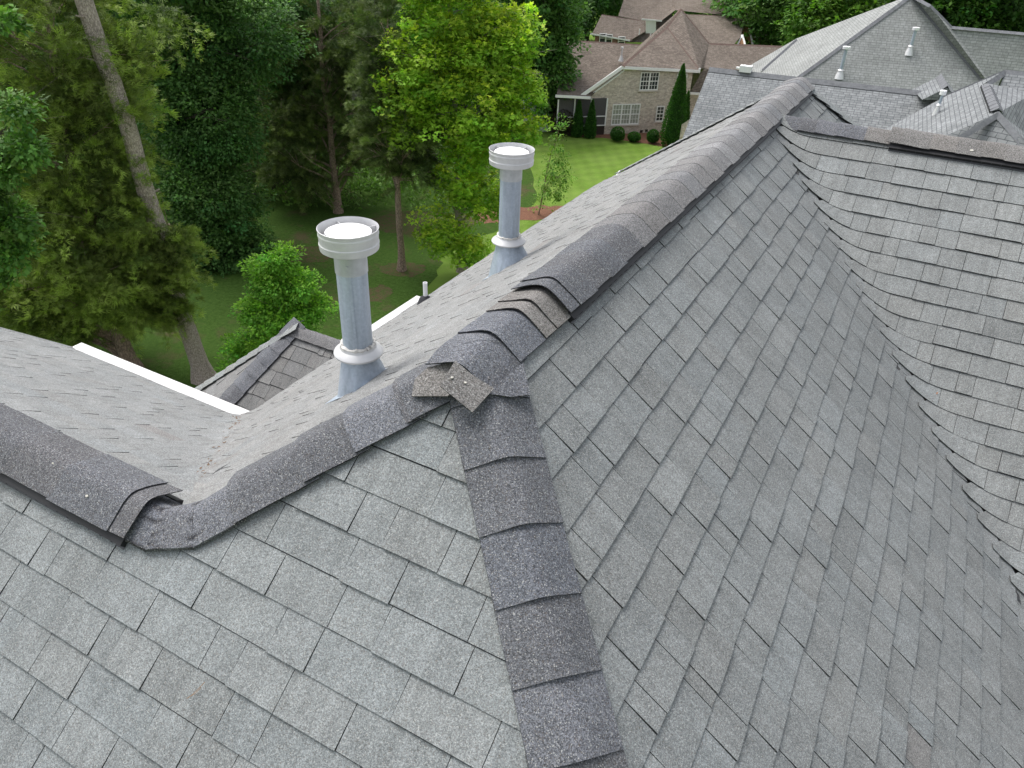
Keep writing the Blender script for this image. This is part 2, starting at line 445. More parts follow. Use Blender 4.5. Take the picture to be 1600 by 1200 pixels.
# slope D of the right wing, cut back along the valley
def warpD(x, y): return smax(zC(x, y), zD(x, y), 0.15)
def d_regions():
    out = []
    e = 0.143
    for k in range(-1, 50):
        va = k * e; vb = va + e
        y_hi = Vy - va * K_; y_lo = Vy - vb * K_
        xl = Vx + va * K_ - 0.045          # left end of this course
        # slightly slanted cut running to a tip at the butt
        out.append([(0, 1, y_hi + 1e-6), (0, -1, -y_lo), (-1, -0.35, -(xl) - 0.35 * y_hi)])
    return out
def shingle_D():
    e = 0.143
    r = random.Random(17)
    mb = MB(); N = V3((0, -S, 1)).normalized()
    D = dnA
    O = V3((Vx, Vy, Vz))
    for k in range(0, 34):
        va = k * e; vb = va + e
        u = va * K_ + 0.01 + r.uniform(-0.008, 0.008); first = True; hi = True; batch = r.gauss(0, 0.03)
        while u < 6.5:
            w = r.uniform(0.12, 0.26)
            if r.random() < 0.12: w *= 0.5
            if first: w = r.uniform(0.16, 0.24)
            tone = 1 + batch * 0.5 + r.gauss(0, 0.04); tint = r.gauss(0, 0.006)
            base = (0.205, 0.215, 0.213)
            cols = (base[0] * (tone + tint), base[1] * tone, base[2] * (tone - tint))
            t1 = 0.0115 if hi else 0.007
            near = u < va * K_ + 0.55
            nst = 5 if near else 1; nv = 3 if near else 1; g = 0.0014
            jb = r.uniform(-0.003, 0.003)
            for i in range(nst):
                for j in range(nv):
                    q = []
                    for (fi, fj) in ((i, j), (i + 1, j), (i + 1, j + 1), (i, j + 1)):
                        fu = fi / nst; fv = fj / nv
                        uu = u + g + (w - 2 * g) * fu
                        if first: uu -= (1 - fu) * (0.075 * fv - 0.03 * max(0.0, fv - 0.8) / 0.2)
                        vv = va + e * fv + (jb if fj == nv else 0)
                        p = O + X_ * uu + D * vv
                        p.z = warpD(p.x, p.y)
                        q.append(p + N * (0.002 + (t1 - 0.001) * fv + (0.0065 * max(0.0, 1 - max(0.0, (uu - va * K_ + 0.05)) / 0.25)) + 0.002 * math.sin(uu * 6 + k)))
                    nn = (q[1] - q[0]).cross(q[-1] - q[0]); uv = [(u + w * fa / nst, va + e * fb / nv) for fa, fb in ((i, j), (i + 1, j), (i + 1, j + 1), (i, j + 1))]
                    if nn.dot(N) < 0: uv.reverse()
                    if nn.dot(N) < 0: q.reverse()
                    mb.prism(q, 0.009, N, cols, uv, edge=0.25)
            u += w; first = False; hi = not hi if r.random() < 0.85 else hi
    mb.poly([O + N * -0.012, O + X_ * 6.5 + N * -0.012, O + X_ * 6.5 + D * 4.8 + N * -0.012, O + X_ * 3.75 + D * 4.8 + N * -0.012], (0.05, 0.05, 0.05))
    o = mb.build('roof_slope', M_field, house); o['label'] = 'grey shingled slope of the right wing, cut along the valley'
shingle_D()
# back slope of the right wing (unseen side) and hip end behind the main ridge
bk = MB()
bk.poly([V3((Vx, Vy, Vz)), V3((Vx + 3.5, Vy + 3.5, Vz - 2.8)), V3((Vx + 7, Vy + 3.5, Vz - 2.8)), V3((Vx + 7, Vy, Vz))], FIELD)
bk.poly([K, K + V3((-3.4, 3.4, -2.72)), K + V3((3.4, 3.4, -2.72))], FIELD)
bk.build('back_slope', M_field, house)

# slopes B and G with a woven, softly curved valley between them
def warpBG(x, y): return smax(zB(x, y), zG(x, y), 0.01 + 0.15 * min(1.0, max(0.0, math.hypot(x - L.x, y - L.y) - 0.12) / 0.6))
xe = J.x - (J.z - ZE) / SB
ye = Ly + (L.z - ZE) / S
# valley line in plan: zB = zG
#  J.z - SB*(J.x-x) = L.z - S*(y-Ly)  ->  SB*x + S*y = L.z - J.z + SB*J.x + S*Ly
vc = L.z - J.z + SB * J.x + S * Ly
B_regions = [[(1, 0, J.x), (-1, 0, -xe), (SB, -S, SB * J.x - S * J.y), (-SB, -S, -vc), (1, 1, J.x + Ky)]]
B_regions[0][2] = (SB, -S, SB * J.x - S * J.y)
shingle_slope('roof_slope', V3((J.x, J.y, J.z)), Y_, dnB, -2.5, 10.0, 0.0, 3.95, B_regions, 23, house, warp=warpBG, voff=0.03,
              step=0.12, base=(0.235, 0.238, 0.235), tmin=0.14, tmax=0.3, gap=0.0004, vgap=0.004, tk=1.4, tv=0.45, tlow=0.0085, edge=0.45, label='grey slope behind the main ridge, carrying the two flues')
hipG = [V3((-6.28, 3.31)), V3((-5.92, 2.63))]
G_regions = [[(0, -1, -Ly), (0, 1, ye), (SB, S, vc), (-2.2, -1.0, 2.2 * 6.45 - 3.36)]]
G_regions[0][3] = (-1.0, 0.53, 6.30 + 0.53 * 3.31)
shingle_slope('roof_slope', V3((L.x, L.y, L.z)), X_, dnG, -7.0, 1.0, 0.0, 2.85, G_regions, 29, house, warp=warpBG, voff=0.04,
              step=0.12, base=(0.235, 0.243, 0.243), tmin=0.14, tmax=0.3, gap=0.0004, vgap=0.004, tk=1.4, tv=0.45, tlow=0.0085, edge=0.45, label='grey back slope of the left wing above the white gutter')
# clipped left end of the left wing
lg = MB()
q0 = V3((-6.30, 3.31, zG(0, 3.31))); q1 = V3((-7.44, Ly, L.z)); lg.poly([q0, q1, q1 + V3((-2.0, 1.2, -2.4)), q0 + V3((-1.2, 0.2, -1.6))], FIELD)
lg.build('end_slope', M_field, house)

# ---- caps over ridges and hips
BLUE = (0.120, 0.125, 0.139); BLUE2 = (0.104, 0.108, 0.118); TAN = (0.166, 0.160, 0.154); GREY = (0.155, 0.154, 0.157); LGREY = (0.186, 0.186, 0.189)
def capframe(P, o1, o2, w, h, rr=0.045, hw=0.145):
    """point across a bent cap; w in metres either side of the crest"""
    a = math.sqrt(w * w + rr * rr) - rr
    up = -(o1 + o2); up = up.normalized() if up.length > 1e-4 else Z_
    return P + (o1 - o2) * (w / 2) + (o1 + o2) * (a / 2) + up * h
def cap_piece(mb, P0, d, s0, s1, o1, o2, col, hu, hl, half=0.145, thick=0.0045, flare=0.0, jw=0.0, droop=0.0):
    """s0 upper (tucked) end, s1 butt end"""
    nw, nl = 16, 4
    grid = []
    for i in range(nl + 1):
        s = s0 + (s1 - s0) * i / nl; row = []
        for k in range(nw + 1):
            w = (k / nw * 2 - 1) * half
            f = i / nl
            h = hu + (hl - hu) * f + flare * f * math.exp(-(w / 0.07) ** 2)
            h += 0.0012 * math.sin(w * 40 + s * 31)
            ss = s + jw * (abs(w) / half) ** 2 * f
            row.append(capframe(P0 + d * ss - Z_ * (droop * max(0.0, ss) ** 2), o1, o2, w, h))
        grid.append(row)
    up = (-(o1 + o2)).normalized()
    lowg = [[p - up * thick for p in row] for row in grid]
    b0 = len(mb.v); n1 = nw + 1
    cnt = (nl + 1) * n1
    for g in (grid, lowg):
        for row in g:
            for p in row: mb.v.append(tuple(p)); mb.c.append(col); mb.uv.append((0, 0))
    def F(a, b, c, d_): mb.f.append((a, b, c, d_)); mb.mi.append(0)
    for i in range(nl):
        for k in range(nw):
            a = b0 + i * n1 + k; F(a, a + 1, a + n1 + 1, a + n1)
            a += cnt; F(a, a + n1, a + n1 + 1, a + 1)
    dk_ = (col[0] * 0.25, col[1] * 0.25, col[2] * 0.27)
    for k in range(nw):                      # butt and top ends
        for i in (0, nl): mb.poly([grid[i][k], grid[i][k + 1], lowg[i][k + 1], lowg[i][k]], dk_)
    for i in range(nl):
        for k in (0, nw): mb.poly([grid[i][k], grid[i + 1][k], lowg[i + 1][k], lowg[i][k]], dk_)
def edge_smooth(o):
    pass
def vary(c, r, a=0.05):
    t = 1 + r.gauss(0, a); q = r.gauss(0, 0.01); return (c[0] * t * (1 + q), c[1] * t, c[2] * t * (1 - q))
def perp(d, dn_plane, n_plane):
    """unit vector inside the plane, square to d, pointing down"""
    o = n_plane.cross(d); o = o.normalized()
    return o if o.z < 0 else -o
nA = V3((0, -S, 1)).normalized(); nC = V3((S, 0, 1)).normalized(); nB = V3((-SB, 0, 1)).normalized(); nG = V3((0, S, 1)).normalized()
rc = random.Random(5)

def cap_run(name, P0, d, n1, n2, butts, colf, half=0.145, raised=0.0, hu=0.010, hl=0.020, flare=0.006, up_first=None, lap=0.05, label=None, jw=0.0, droop=0.0, flat2=0.0):
    o1, o2 = perp(d, None, n1), perp(d, None, n2)
    if flat2: o2 = (o2 + n2 * flat2).normalized()
    mb = MB(); prev = up_first
    for i, b in enumerate(butts):
        s0 = (prev if prev is not None else b - 0.2 * (1 if b > 0 else 1)) - lap * 1.0
        cap_piece(mb, P0, d, s0, b, o1, o2, colf(i), hu + raised, hl + raised, half * (1 + rc.uniform(-0.01, 0.01)), flare=flare, jw=jw, droop=droop)
        prev = b
    o = mb.build(name, M_cap, house, smooth=False)
    bb = bmesh.new(); bb.from_mesh(o.data); bb.normal_update()
    for f in bb.faces: f.smooth = True
    for e in bb.edges:
        if len(e.link_faces) == 2 and e.calc_face_angle(0) > 0.6: e.smooth = False
    bb.to_mesh(o.data); bb.free()
    if label: o['label'] = label
    return o

# hip H1, J down towards the camera
h1 = V3((1, -1, -S)).normalized(); h2 = V3((-S / SB, -1, -S)).normalized()
cap_run('hip_cap', J, h1, nA, nC, [0.20, 0.42, 0.64, 0.86, 1.08, 1.29, 1.5, 1.7, 1.9, 2.1], lambda i: vary([BLUE2, BLUE2, BLUE2, BLUE, BLUE2, BLUE, BLUE2, BLUE][i % 8], rc), half=0.15,
        up_first=0.03, hl=0.017, flare=0.010, label='blue grey cap shingles down the short hip, five in view')
# hip H2, J down to the low corner L
DL = (L - J).length
cap_run('hip_cap', J, h2, nA, nB, [0.14, 0.31, 0.33, 0.53, 0.73, DL - 0.22], lambda i: vary([GREY, BLUE2, BLUE2, BLUE, BLUE2, BLUE2][i], rc), half=0.15,
        up_first=0.07, hl=0.025, flare=0.003, hu=0.008, label='blue grey cap shingles from the low bend up to the peak')
# bend where the hip meets the low ridge
def corner():
    mb = MB(); dl = X_ * -1
    P1 = L - h2 * 0.075; P2 = L + dl * 0.075; mid = (P2 - P1).normalized()
    def inA(d): return perp(d, None, nA)
    oB = perp(h2, None, nB); oG = dnG.copy(); oM = (oB + oG).normalized()
    def mit(a, b_): return (a + b_) / (1 + a.dot(b_))
    S0 = (L - h2 * 0.26, inA(h2), oB); S1 = (P1, mit(inA(h2), inA(mid)), (oB * 1.2 + oG * 0.4).normalized() * 0.8)
    S2 = (P2, mit(inA(mid), dnA), (oB * 0.4 + oG * 1.2).normalized() * 0.8); S3 = (L + dl * 0.5, dnA.copy(), oG)
    segs = [(S0, S1, 0.0040), (S1, S2, 0.0052), (S2, S3, 0.0035)]
    nw = 18
    for (a, b_, hh) in segs:
        col = vary(BLUE, rc, 0.03); rows = []
        for i in range(5):
            f = i / 4; p = a[0].lerp(b_[0], f); o1 = a[1].lerp(b_[1], f); o2 = a[2].lerp(b_[2], f); row = []
            for k in range(nw + 1):
                w = (k / nw * 2 - 1) * 0.152
                row.append(capframe(p, o1, o2, w, 0.014 + hh + 0.0008 * math.sin(w * 30 + f * 3) - (0.10 * abs(w) if w < 0 else 0), rr=0.05))
            rows.append(row)
        for i in range(4):
            for k in range(nw): mb.poly([rows[i][k], rows[i][k + 1], rows[i + 1][k + 1], rows[i + 1][k]], col)
            for k in (0, nw): mb.poly([rows[i][k], rows[i + 1][k], rows[i + 1][k] - Z_ * 0.012, rows[i][k] - Z_ * 0.012], (0.06, 0.06, 0.066))
        for r_ in (rows[0], rows[-1]):
            for k in range(nw): mb.poly([r_[k], r_[k + 1], r_[k + 1] - Z_ * 0.006, r_[k] - Z_ * 0.006], (0.03, 0.03, 0.034))
    o = mb.build('bend_cap', M_cap, house, smooth=True, merge=True); o['label'] = 'cap shingles bent around the low corner of the ridge'
corner()
# main ridge R1: loose laps near the peak, then a raised vent
cap_run('ridge_cap', J, -Y_, nC, nB, [-0.36, -0.27, -0.07, 0.13], lambda i: vary([TAN, TAN, BLUE, BLUE][i], rc, 0.02), half=0.15, up_first=-0.6,
        hu=0.008, hl=0.017, flare=0.010, droop=1.6, flat2=0.30, label='lapped cap shingles at the start of the main ridge')
def ridge_vent(name, P0, d, n1, n2, s0, s1, colf, label, exp=0.2, half=0.155, hgt=0.034, step_=0.0046, flat2=0.20):
    """d points toward the butt end; s0 < s1 along d, s1 the open end"""
    o1, o2 = perp(d, None, n1), perp(d, None, n2)
    g = MB()
    # louvred plastic body: two long side walls with ribs
    for o in (o1, o2):
        n = (n1 if o is o1 else n2)
        dm_ = d * ((s0 + s1 - 0.02) / 2); hl_ = (s1 - s0 - 0.02) / 2
        g.box(P0 + o * (half - 0.022) + dm_ + n * (hgt * 0.45), d, o, n, hl_, 0.018, hgt * 0.47)
        g.box(P0 + o * (half + 0.0005) + dm_ + n * 0.0065, d, o, n, hl_, 0.0045, 0.0025, (4, 4, 4))
        s = s0
        while s < s1 - 0.03:
            g.box(P0 + o * (half - 0.0035) + d * s + n * (hgt * 0.5), d, o, n, 0.0011, 0.0025, hgt * 0.40, (3.5, 3.5, 3.5))
            s += 0.06
    gg = g.build('vent_grille', M_black, None)
    butts = []; s = s1 - 0.085
    o2 = (o2 + n2 * flat2).normalized()
    butts = [s1]
    while s > s0: butts.append(s); s -= exp * rc.uniform(0.8, 1.1)
    butts = butts[::-1]
    mb = MB(); prev = s0
    for i, b_ in enumerate(butts):
        last = len(butts) - 1 - i
        cap_piece(mb, P0, d, prev - 0.012, b_, o1, o2, colf(last), hgt + 0.003, hgt + (0.0105 if last < 2 else (0.0032 if last < 6 else step_)), half * (1 + rc.uniform(-0.012, 0.012)) + (0.006 if last % 2 else 0.0), flare=0.002 if last < 2 else 0.0, thick=0.004 if last < 2 else 0.0015)
        prev = b_
    o = mb.build(name, M_cap, house)
    bb = bmesh.new(); bb.from_mesh(o.data); bb.normal_update()
    for f in bb.faces: f.smooth = True
    for e in bb.edges:
        if len(e.link_faces) == 2 and e.calc_face_angle(0) > 0.6: e.smooth = False
    bb.to_mesh(o.data); bb.free()
    o['label'] = label
    gg.parent = o; gg.location = (0, 0, 0)
    return o
def col_r1(i):
    if i < 5: return vary(BLUE2, rc, 0.012)
    return vary(tuple(GREY[k] + (LGREY[k] - GREY[k]) * min(1, (i - 5) / 8) for k in range(3)), rc, 0.05)
ridge_vent('ridge_vent', J, -Y_, nC, nB, -5.66, -0.46, col_r1, 'raised vent along the main ridge, blue grey at its near end')
# low left ridge R2 with its vent
ridge_vent('ridge_vent', L, X_, nA, nG, -6.2, -0.13, lambda i: vary(BLUE2, rc, 0.03), 'dark raised vent on the low left ridge', exp=0.3, step_=0.0036)
# right ridge R3
VR = V3((Vx, Vy, Vz)); nD = nA; nE = nG
cap_run('ridge_cap', VR, -X_, nD, nE, [-0.70, -0.50, -0.35, -0.23, 0.05], lambda i: vary([TAN, BLUE, BLUE, BLUE2, BLUE2][i], rc, 0.03), up_first=-1.0,
        hu=0.010, hl=0.018, flare=0.004, label='flat blue and brown cap shingles where the right ridge begins')
ridge_vent('ridge_vent', VR, -X_, nD, nE, -7.0, -0.86, lambda i: vary(TAN, rc, 0.06), 'raised brown grey vent on the right ridge', exp=0.17)
# caps behind the main ridge
cap_run('hip_cap', K, V3((1, 1, -S)).normalized(), nC, nG, [0.15 + 0.19 * i for i in range(20)], lambda i: vary(FIELD, rc, 0.05), up_first=0.06, hl=0.024, flare=0.012, label='light grey cap shingles down the far right hip')
cap_run('hip_cap', K, V3((-1, 1, -SB)).normalized(), nB, nG, [0.15 + 0.19 * i for i in range(21)], lambda i: vary(FIELD, rc, 0.05), up_first=0.06, hl=0.024, flare=0.010, label='light grey cap shingles down the far left hip')
q0 = V3((-6.30, 3.33, zG(0, 3.33))); q1 = V3((-7.44, Ly, L.z)); dg = (q0 - q1).normalized()
ne = dg.cross(V3((-1, 0.2, -0.8))).normalized(); ne = ne if ne.z > 0 else -ne
cap_run('hip_cap', q1, dg, nG, ne, [0.2 * i for i in range(1, 13)] + [(q0 - q1).length + 0.02], lambda i: vary(FIELD, rc, 0.05), up_first=0, hl=0.035, flare=0.012, label='light grey cap shingles at the left end of the left wing')
# patch shingles nailed over the peak
pk = MB()
pn = h1.cross(V3((1, 1, 0)).normalized()).normalized(); pn = pn if pn.z > 0 else -pn
def patch(mb, pxs, lift, col, nn=pn, th=0.0045):
    pts = [at_plane(x, y, J + nn * lift, nn) for x, y in pxs]
    c = sum(pts, V3()) / len(pts)
    if (pts[1] - pts[0]).cross(pts[-1] - pts[0]).dot(nn) < 0: pts.reverse()
    mb.prism(pts, th, nn, col, bottom=True)
patch(pk, [(711, 563), (736, 584), (772, 607), (738, 644), (712, 623), (688, 603)], 0.045, vary(TAN, rc, 0.01))
nAB = (nA + nB * 0.25).normalized()
patch(pk, [(706, 566), (716, 600), (700, 619), (643, 619), (648, 592), (668, 574)], 0.036, vary(TAN, rc, 0.01), nAB)
nAC = (nC + nA * 0.6).normalized()
patch(pk, [(768, 606), (818, 566), (829, 617), (797, 620), (758, 614)], 0.026, vary(BLUE, rc, 0.01), nAC)
pk.build('patch_shingle', M_cap, house)['label'] = 'square brownish shingle offcuts nailed over the peak'
# pale spots of sealant and droppings
M_spot = plain('pale_spots', (0.5, 0.48, 0.43), 0.7, 0.2, var=0.3, sc=90)
def spot(x, y, P, n, r, col):
    c = at_plane(x, y, P, n) + n * 0.003; a = n.cross(Z_).normalized(); b2 = n.cross(a)
    k = 7; pts = [c + a * (math.cos(6.283 * i / k) * r * rnd.uniform(.7, 1.2)) + b2 * (math.sin(6.283 * i / k) * r * rnd.uniform(.5, .9)) for i in range(k)]
    if (pts[1] - pts[0]).cross(pts[2] - pts[1]).dot(n) < 0: pts.reverse()
    sp_ = MB(); sp_.prism(pts, 0.003, n, col); sp_.build('sealant_spot', M_spot, house)
spot(727, 598, J + pn * 0.047, pn, 0.0055, (0.6, 0.57, 0.5)); spot(706, 590, J + pn * 0.047, pn, 0.005, (0.16, 0.10, 0.06))
for x, y, P, n, r, c_ in [(83, 724, L + nA * 0.052, nA, 0.005, (.6, .6, .58)), (136, 775, L + nA * 0.054, nA, 0.006, (.34, .31, .28)),
                          (1518, 235, VR + nD * 0.05, nD, 0.012, (.6, .6, .56)), (1524, 232, VR + nD * 0.012, nD, 0.012, (.6, .6, .56))]:
    spot(x, y, P, n, r, c_)

# ---- gutters
def gutter(name, P0, d, out, s0, s1, label=None, w=0.108, h=0.11):
    mb = MB(); prof = [(0.0, 0.0), (0.0, -h), (w * 0.72, -h), (w * 0.80, -h * 0.5), (w, -h * 0.18), (w, 0.0), (w - 0.016, 0.0), (w - 0.016, -0.012)]
    for a, b_ in zip(prof[:-1], prof[1:]):
        mb.poly([P0 + d * s0 + out * a[0] + Z_ * a[1], P0 + d * s1 + out * a[0] + Z_ * a[1], P0 + d * s1 + out * b_[0] + Z_ * b_[1], P0 + d * s0 + out * b_[0] + Z_ * b_[1]])
    for s in (s0, s1):
        mb.poly([P0 + d * s + out * a[0] + Z_ * a[1] for a in prof[:6]])
    s = s0 + 0.3
    while s < s1 - 0.1:
        mb.box(P0 + d * s + out * (w / 2) + Z_ * -0.008, d, out, Z_, 0.010, w / 2, 0.004); s += 0.9
    mb.box(P0 + d * ((s0 + s1) / 2) + out * (w / 2 + 0.002) + Z_ * 0.004, d, out, Z_, (s1 - s0) / 2, w / 2, 0.002)
    # fascia behind
    mb.box(P0 + d * ((s0 + s1) / 2) + out * -0.016 + Z_ * -0.10, d, out, Z_, (s1 - s0) / 2, 0.012, 0.10)
    o = mb.build(name, M_gut, house)
    if label: o['label'] = label
gutter('gutter', V3((0, ye + 0.01, ZE - 0.012)), X_, Y_, -6.38, xe - 0.02, 'white gutter along the back of the left wing')
gutter('gutter', V3((xe - 0.01, 0, ZE - 0.012)), Y_, -X_, 5.0, 6.0, 'white gutter below the slope with the flues')
# ---- bay roof F behind
EF = V3((xe, ye + 0.03, ZE))
tF = 0.66
PF1 = EF + V3((tF * S / SB, tF, tF * S)); PF = PF1 + X_ * -0.70
_c = V3((0, 0, CZ)); PF1 = _c + (PF1 - _c) * 1.13; PF = _c + (PF - _c) * 1.13      # the bay is lower than the main eaves
def lineeq(A_, B_, inside):
    a = B_.y - A_.y; b_ = A_.x - B_.x; c_ = a * A_.x + b_ * A_.y
    if a * inside.x + b_ * inside.y > c_: a, b_, c_ = -a, -b_, -c_
    return (a, b_, c_)
q_h1 = PF + V3((-0.414, -1, -S)); q_h2 = PF + V3((-1, -0.414, -S)); q_h3 = PF + V3((-1, 0.414, -S))
nF = nA
valF = lineeq(EF, PF1, PF + V3((0, -0.3, 0)))
shingle_slope('bay_slope', PF, X_, dnA, -1.6, 1.3, 0.0, 1.5, [[(0, 1, PF.y), lineeq(PF, q_h1, PF + V3((0.3, -0.4, 0))), (0, -1, -(ye + 0.16))]], 41, house,
              base=(0.185, 0.185, 0.183), tmin=0.13, tmax=0.2, voff=0.02, tj=2, label='grey bay roof slope beyond the white gutter')
d45 = V3((-1, -1, -S * 1.4142)).normalized(); u45 = V3((1, -1, 0)).normalized()
shingle_slope('bay_slope', PF, u45, d45, -1.6, 1.6, 0.0, 1.5, [[lineeq(PF, q_h1, q_h2), lineeq(PF, q_h2, q_h1), (0, -1, -(ye + 0.14))]], 43, house, base=(0.21, 0.21, 0.21), voff=0.02,
              label='narrow angled face of the bay roof')
bf = MB(); bf.poly([PF, PF + (q_h2 - PF) * 1.4, PF + (q_h3 - PF) * 1.4], FIELD); bf.poly([PF, PF + (q_h3 - PF) * 1.4, PF + V3((2.0, 0.6, -1.1)), PF + V3((0.75, 0, 0))], FIELD); bf.build('back_slope', M_field, house)
n45 = (-d45.cross(u45)).normalized(); n45 = n45 if n45.z > 0 else -n45
cap_run('hip_cap', PF, (q_h1 - PF).normalized(), nF, n45, [0.12 + 0.16 * i for i in range(8)], lambda i: vary(BLUE, rc, 0.06), up_first=-0.03, half=0.13, label='grey cap shingles on the bay roof hip')
cap_run('hip_cap', PF, (q_h2 - PF).normalized(), n45, (n45 + V3((-1, .4, 0))).normalized(), [0.12 + 0.16 * i for i in range(9)], lambda i: vary(FIELD, rc, 0.06), up_first=-0.03, half=0.11, label='grey cap shingles on the outer bay hip')
cap_run('ridge_cap', PF + X_ * 0.85, -X_, nF, nG, [0.0 + 0.16 * i for i in range(6)] + [0.86], lambda i: vary(GREY, rc, 0.06), up_first=-0.1, half=0.12, label='grey cap shingles along the bay ridge')

# ---- walls of the house
hw = MB()
def wallbox(x0, x1, y0, y1, z1, mb=hw):
    for (a, b_) in (((x0, y0), (x1, y0)), ((x1, y0), (x1, y1)), ((x1, y1), (x0, y1)), ((x0, y1), (x0, y0))):
        l = math.hypot(b_[0] - a[0], b_[1] - a[1])
        mb.poly([V3((*a, 0)), V3((*b_, 0)), V3((*b_, z1)), V3((*a, z1))], (1, 1, 1), [(0, 0), (l, 0), (l, z1), (0, z1)])
    mb.poly([V3((x0, y0, z1)), V3((x1, y0, z1)), V3((x1, y1, z1)), V3((x0, y1, z1))])
wallbox(xe + 0.3, 4.6, -1.0, 10.2, ZE - 0.35)
wallbox(-6.1, xe + 0.28, -0.9, ye - 0.3, ZE - 0.35)
wallbox(-5.3, xe + 0.27, ye + 0.25, ye + 2.2, ZE - 1.3)
hw.build('wall', M_brick, house)

# ---- flues (parts of the house): pipe > cap, collar, flashing ...
def flue(base, hp, sc, label, yaw, capr):
    """base: where the pipe axis meets the roof; hp: height of the underside of the cap above base"""
    r = 0.0655 * sc; c = base
    m = MB(); m.lathe(c, [(r, 0.0), (r, hp + 0.01)], 40)
    # lock seam
    a = V3((math.cos(yaw), math.sin(yaw), 0)); t = V3((-a.y, a.x, 0))
    m.box(c + a * (r + 0.0015) + Z_ * (hp * 0.5 - 0.05), a, t, Z_, 0.0022, 0.005, hp * 0.5 - 0.05)
    pipe = m.build('flue', M_galv, house, smooth=False)
    for p in pipe.data.polygons: p.use_smooth = len(p.vertices) == 4 and p.index < 40
    pipe['label'] = label
    m = MB(); m.lathe(c + Z_ * (hp - 0.10), [(r + 0.001, 0), (r + 0.003, 0.0), (r + 0.003, 0.10)], 40)
    m.box(c + Z_ * (hp - 0.055) - V3((cam_f.x, cam_f.y, 0)).normalized() * (r + 0.004), a, t, Z_, 0.004, 0.004, 0.005)
    m.build('sleeve', M_sleeve, pipe, smooth=True)
    R = capr; H = 0.090 * sc
    prof = [(r + 0.003, 0.004), (R * 0.93, 0.0), (R * 0.975, 0.004), (R * 0.985, 0.010), (R * 0.985, 0.022 * sc), (R * 0.995, 0.026 * sc), (R * 0.995, 0.031 * sc), (R * 0.975, 0.035 * sc),
            (R * 0.985, 0.062 * sc), (R * 1.0, 0.066 * sc), (R * 1.0, 0.071 * sc), (R * 0.985, 0.075 * sc), (R, H), (R * 1.008, H + 0.002), (R * 0.99, H + 0.003),
            (R * 0.97, H - 0.004), (R * 0.955, 0.05 * sc), (R * 0.93, 0.015 * sc), (r, 0.010)]
    m = MB(); m.lathe(c + Z_ * hp, prof, 56)
    for k in range(4):
        an = yaw + 0.5 + k * math.pi / 2; q = V3((math.cos(an), math.sin(an), 0)); t = V3((-q.y, q.x, 0))
        m.box(c + Z_ * (hp + 0.062 * sc) + q * (R * 0.855), q, t, Z_, R * 0.11, 0.0012, 0.017)
    m.build('flue_cap', M_drum, pipe, smooth=True)
    m = MB(); m.lathe(c + Z_ * (hp + 0.0), [(0.0, 0.079 * sc), (R * 0.70, 0.078 * sc), (R * 0.76, 0.074 * sc), (R * 0.765, 0.03 * sc), (R * 0.6, 0.03 * sc)], 48)
    d = m.build('cap_disc', M_whitecap, pipe, smooth=True)
    # storm collar and sealant bead
    zc = 0.205 * sc if hp < 0.8 else 0.2 * sc
    m = MB(); m.lathe(c + Z_ * zc, [(r, 0.022), (r + 0.012, 0.016), (r * 1.25, 0.005), (r * 1.62, -0.012), (r * 1.68, -0.018), (r * 1.66, -0.026), (r * 1.5, -0.024), (r * 1.1, -0.014)], 44)
    m.build('storm_collar', M_drum, pipe, smooth=True)
    m = MB(); n = 60
    pts = [c + V3((math.cos(6.283 * i / n) * (r + 0.006), math.sin(6.283 * i / n) * (r + 0.006), zc + 0.022 + 0.004 * rnd.uniform(-1, 1))) for i in range(n + 1)]
    m.tube(pts, [0.008 * rnd.uniform(0.7, 1.3) for _ in pts], 6)
    m.build('sealant_bead', M_seal, pipe, smooth=True)
    # flashing cone meeting the slope
    m = MB(); n = 44; top = []; bot = []
    for i in range(n):
        an = 6.283185 * i / n; q = V3((math.cos(an), math.sin(an), 0))
        top.append(c + q * (r * 1.12) + Z_ * (zc - 0.02))
        Rb = r * (1.75 if sc < 1.05 else 1.95); p = c + q * Rb; p.z = zB(p.x, p.y) + 0.012; bot.append(p)
    for i in range(n):
        j = (i + 1) % n; m.poly([bot[i], bot[j], top[j], top[i]])
    fl = m.build('flashing_cone', M_galv, pipe, smooth=True, merge=True)
    # flat base sheet, its edge just showing
    m = MB(); hx = r * 1.8
    pl = []
    for sx, sy in ((-1, -1), (1, -1), (1, 1), (-1, 1)):
        p = c + V3((sx * hx, sy * hx, 0)); p.z = zB(p.x, p.y); pl.append(p + nB * (0.014 if sx < 0 else 0.006))
    m.prism(pl, 0.0015, nB, bottom=True); m.build('flashing_sheet', M_galv, pipe)
flue(V3((-1.942, 2.238, zB(-1.942, 0))), 0.675, 1.0, 'thick galvanised flue pipe with a wide white cap, nearer of the two', -1.0, 0.124)
flue(V3((-2.349, 4.38, zB(-2.349, 0))), 0.745, 1.10, 'galvanised flue pipe with a ribbed cap, further along the slope', -0.75, 0.150)
pb = at_plane(665, 470, J, nB)
m = MB(); m.lathe(pb, [(0.022, -0.05), (0.022, 0.20), (0.018, 0.20), (0.018, 0.02)], 16); vp = m.build('vent_pipe', M_whitecap, house, smooth=True); vp['label'] = 'short white vent pipe in a black boot near the eave'
m = MB(); m.lathe(pb, [(0.10, -0.07), (0.06, 0.03), (0.03, 0.055), (0.023, 0.06)], 16); m.build('rubber_boot', M_rubber, vp, smooth=True)
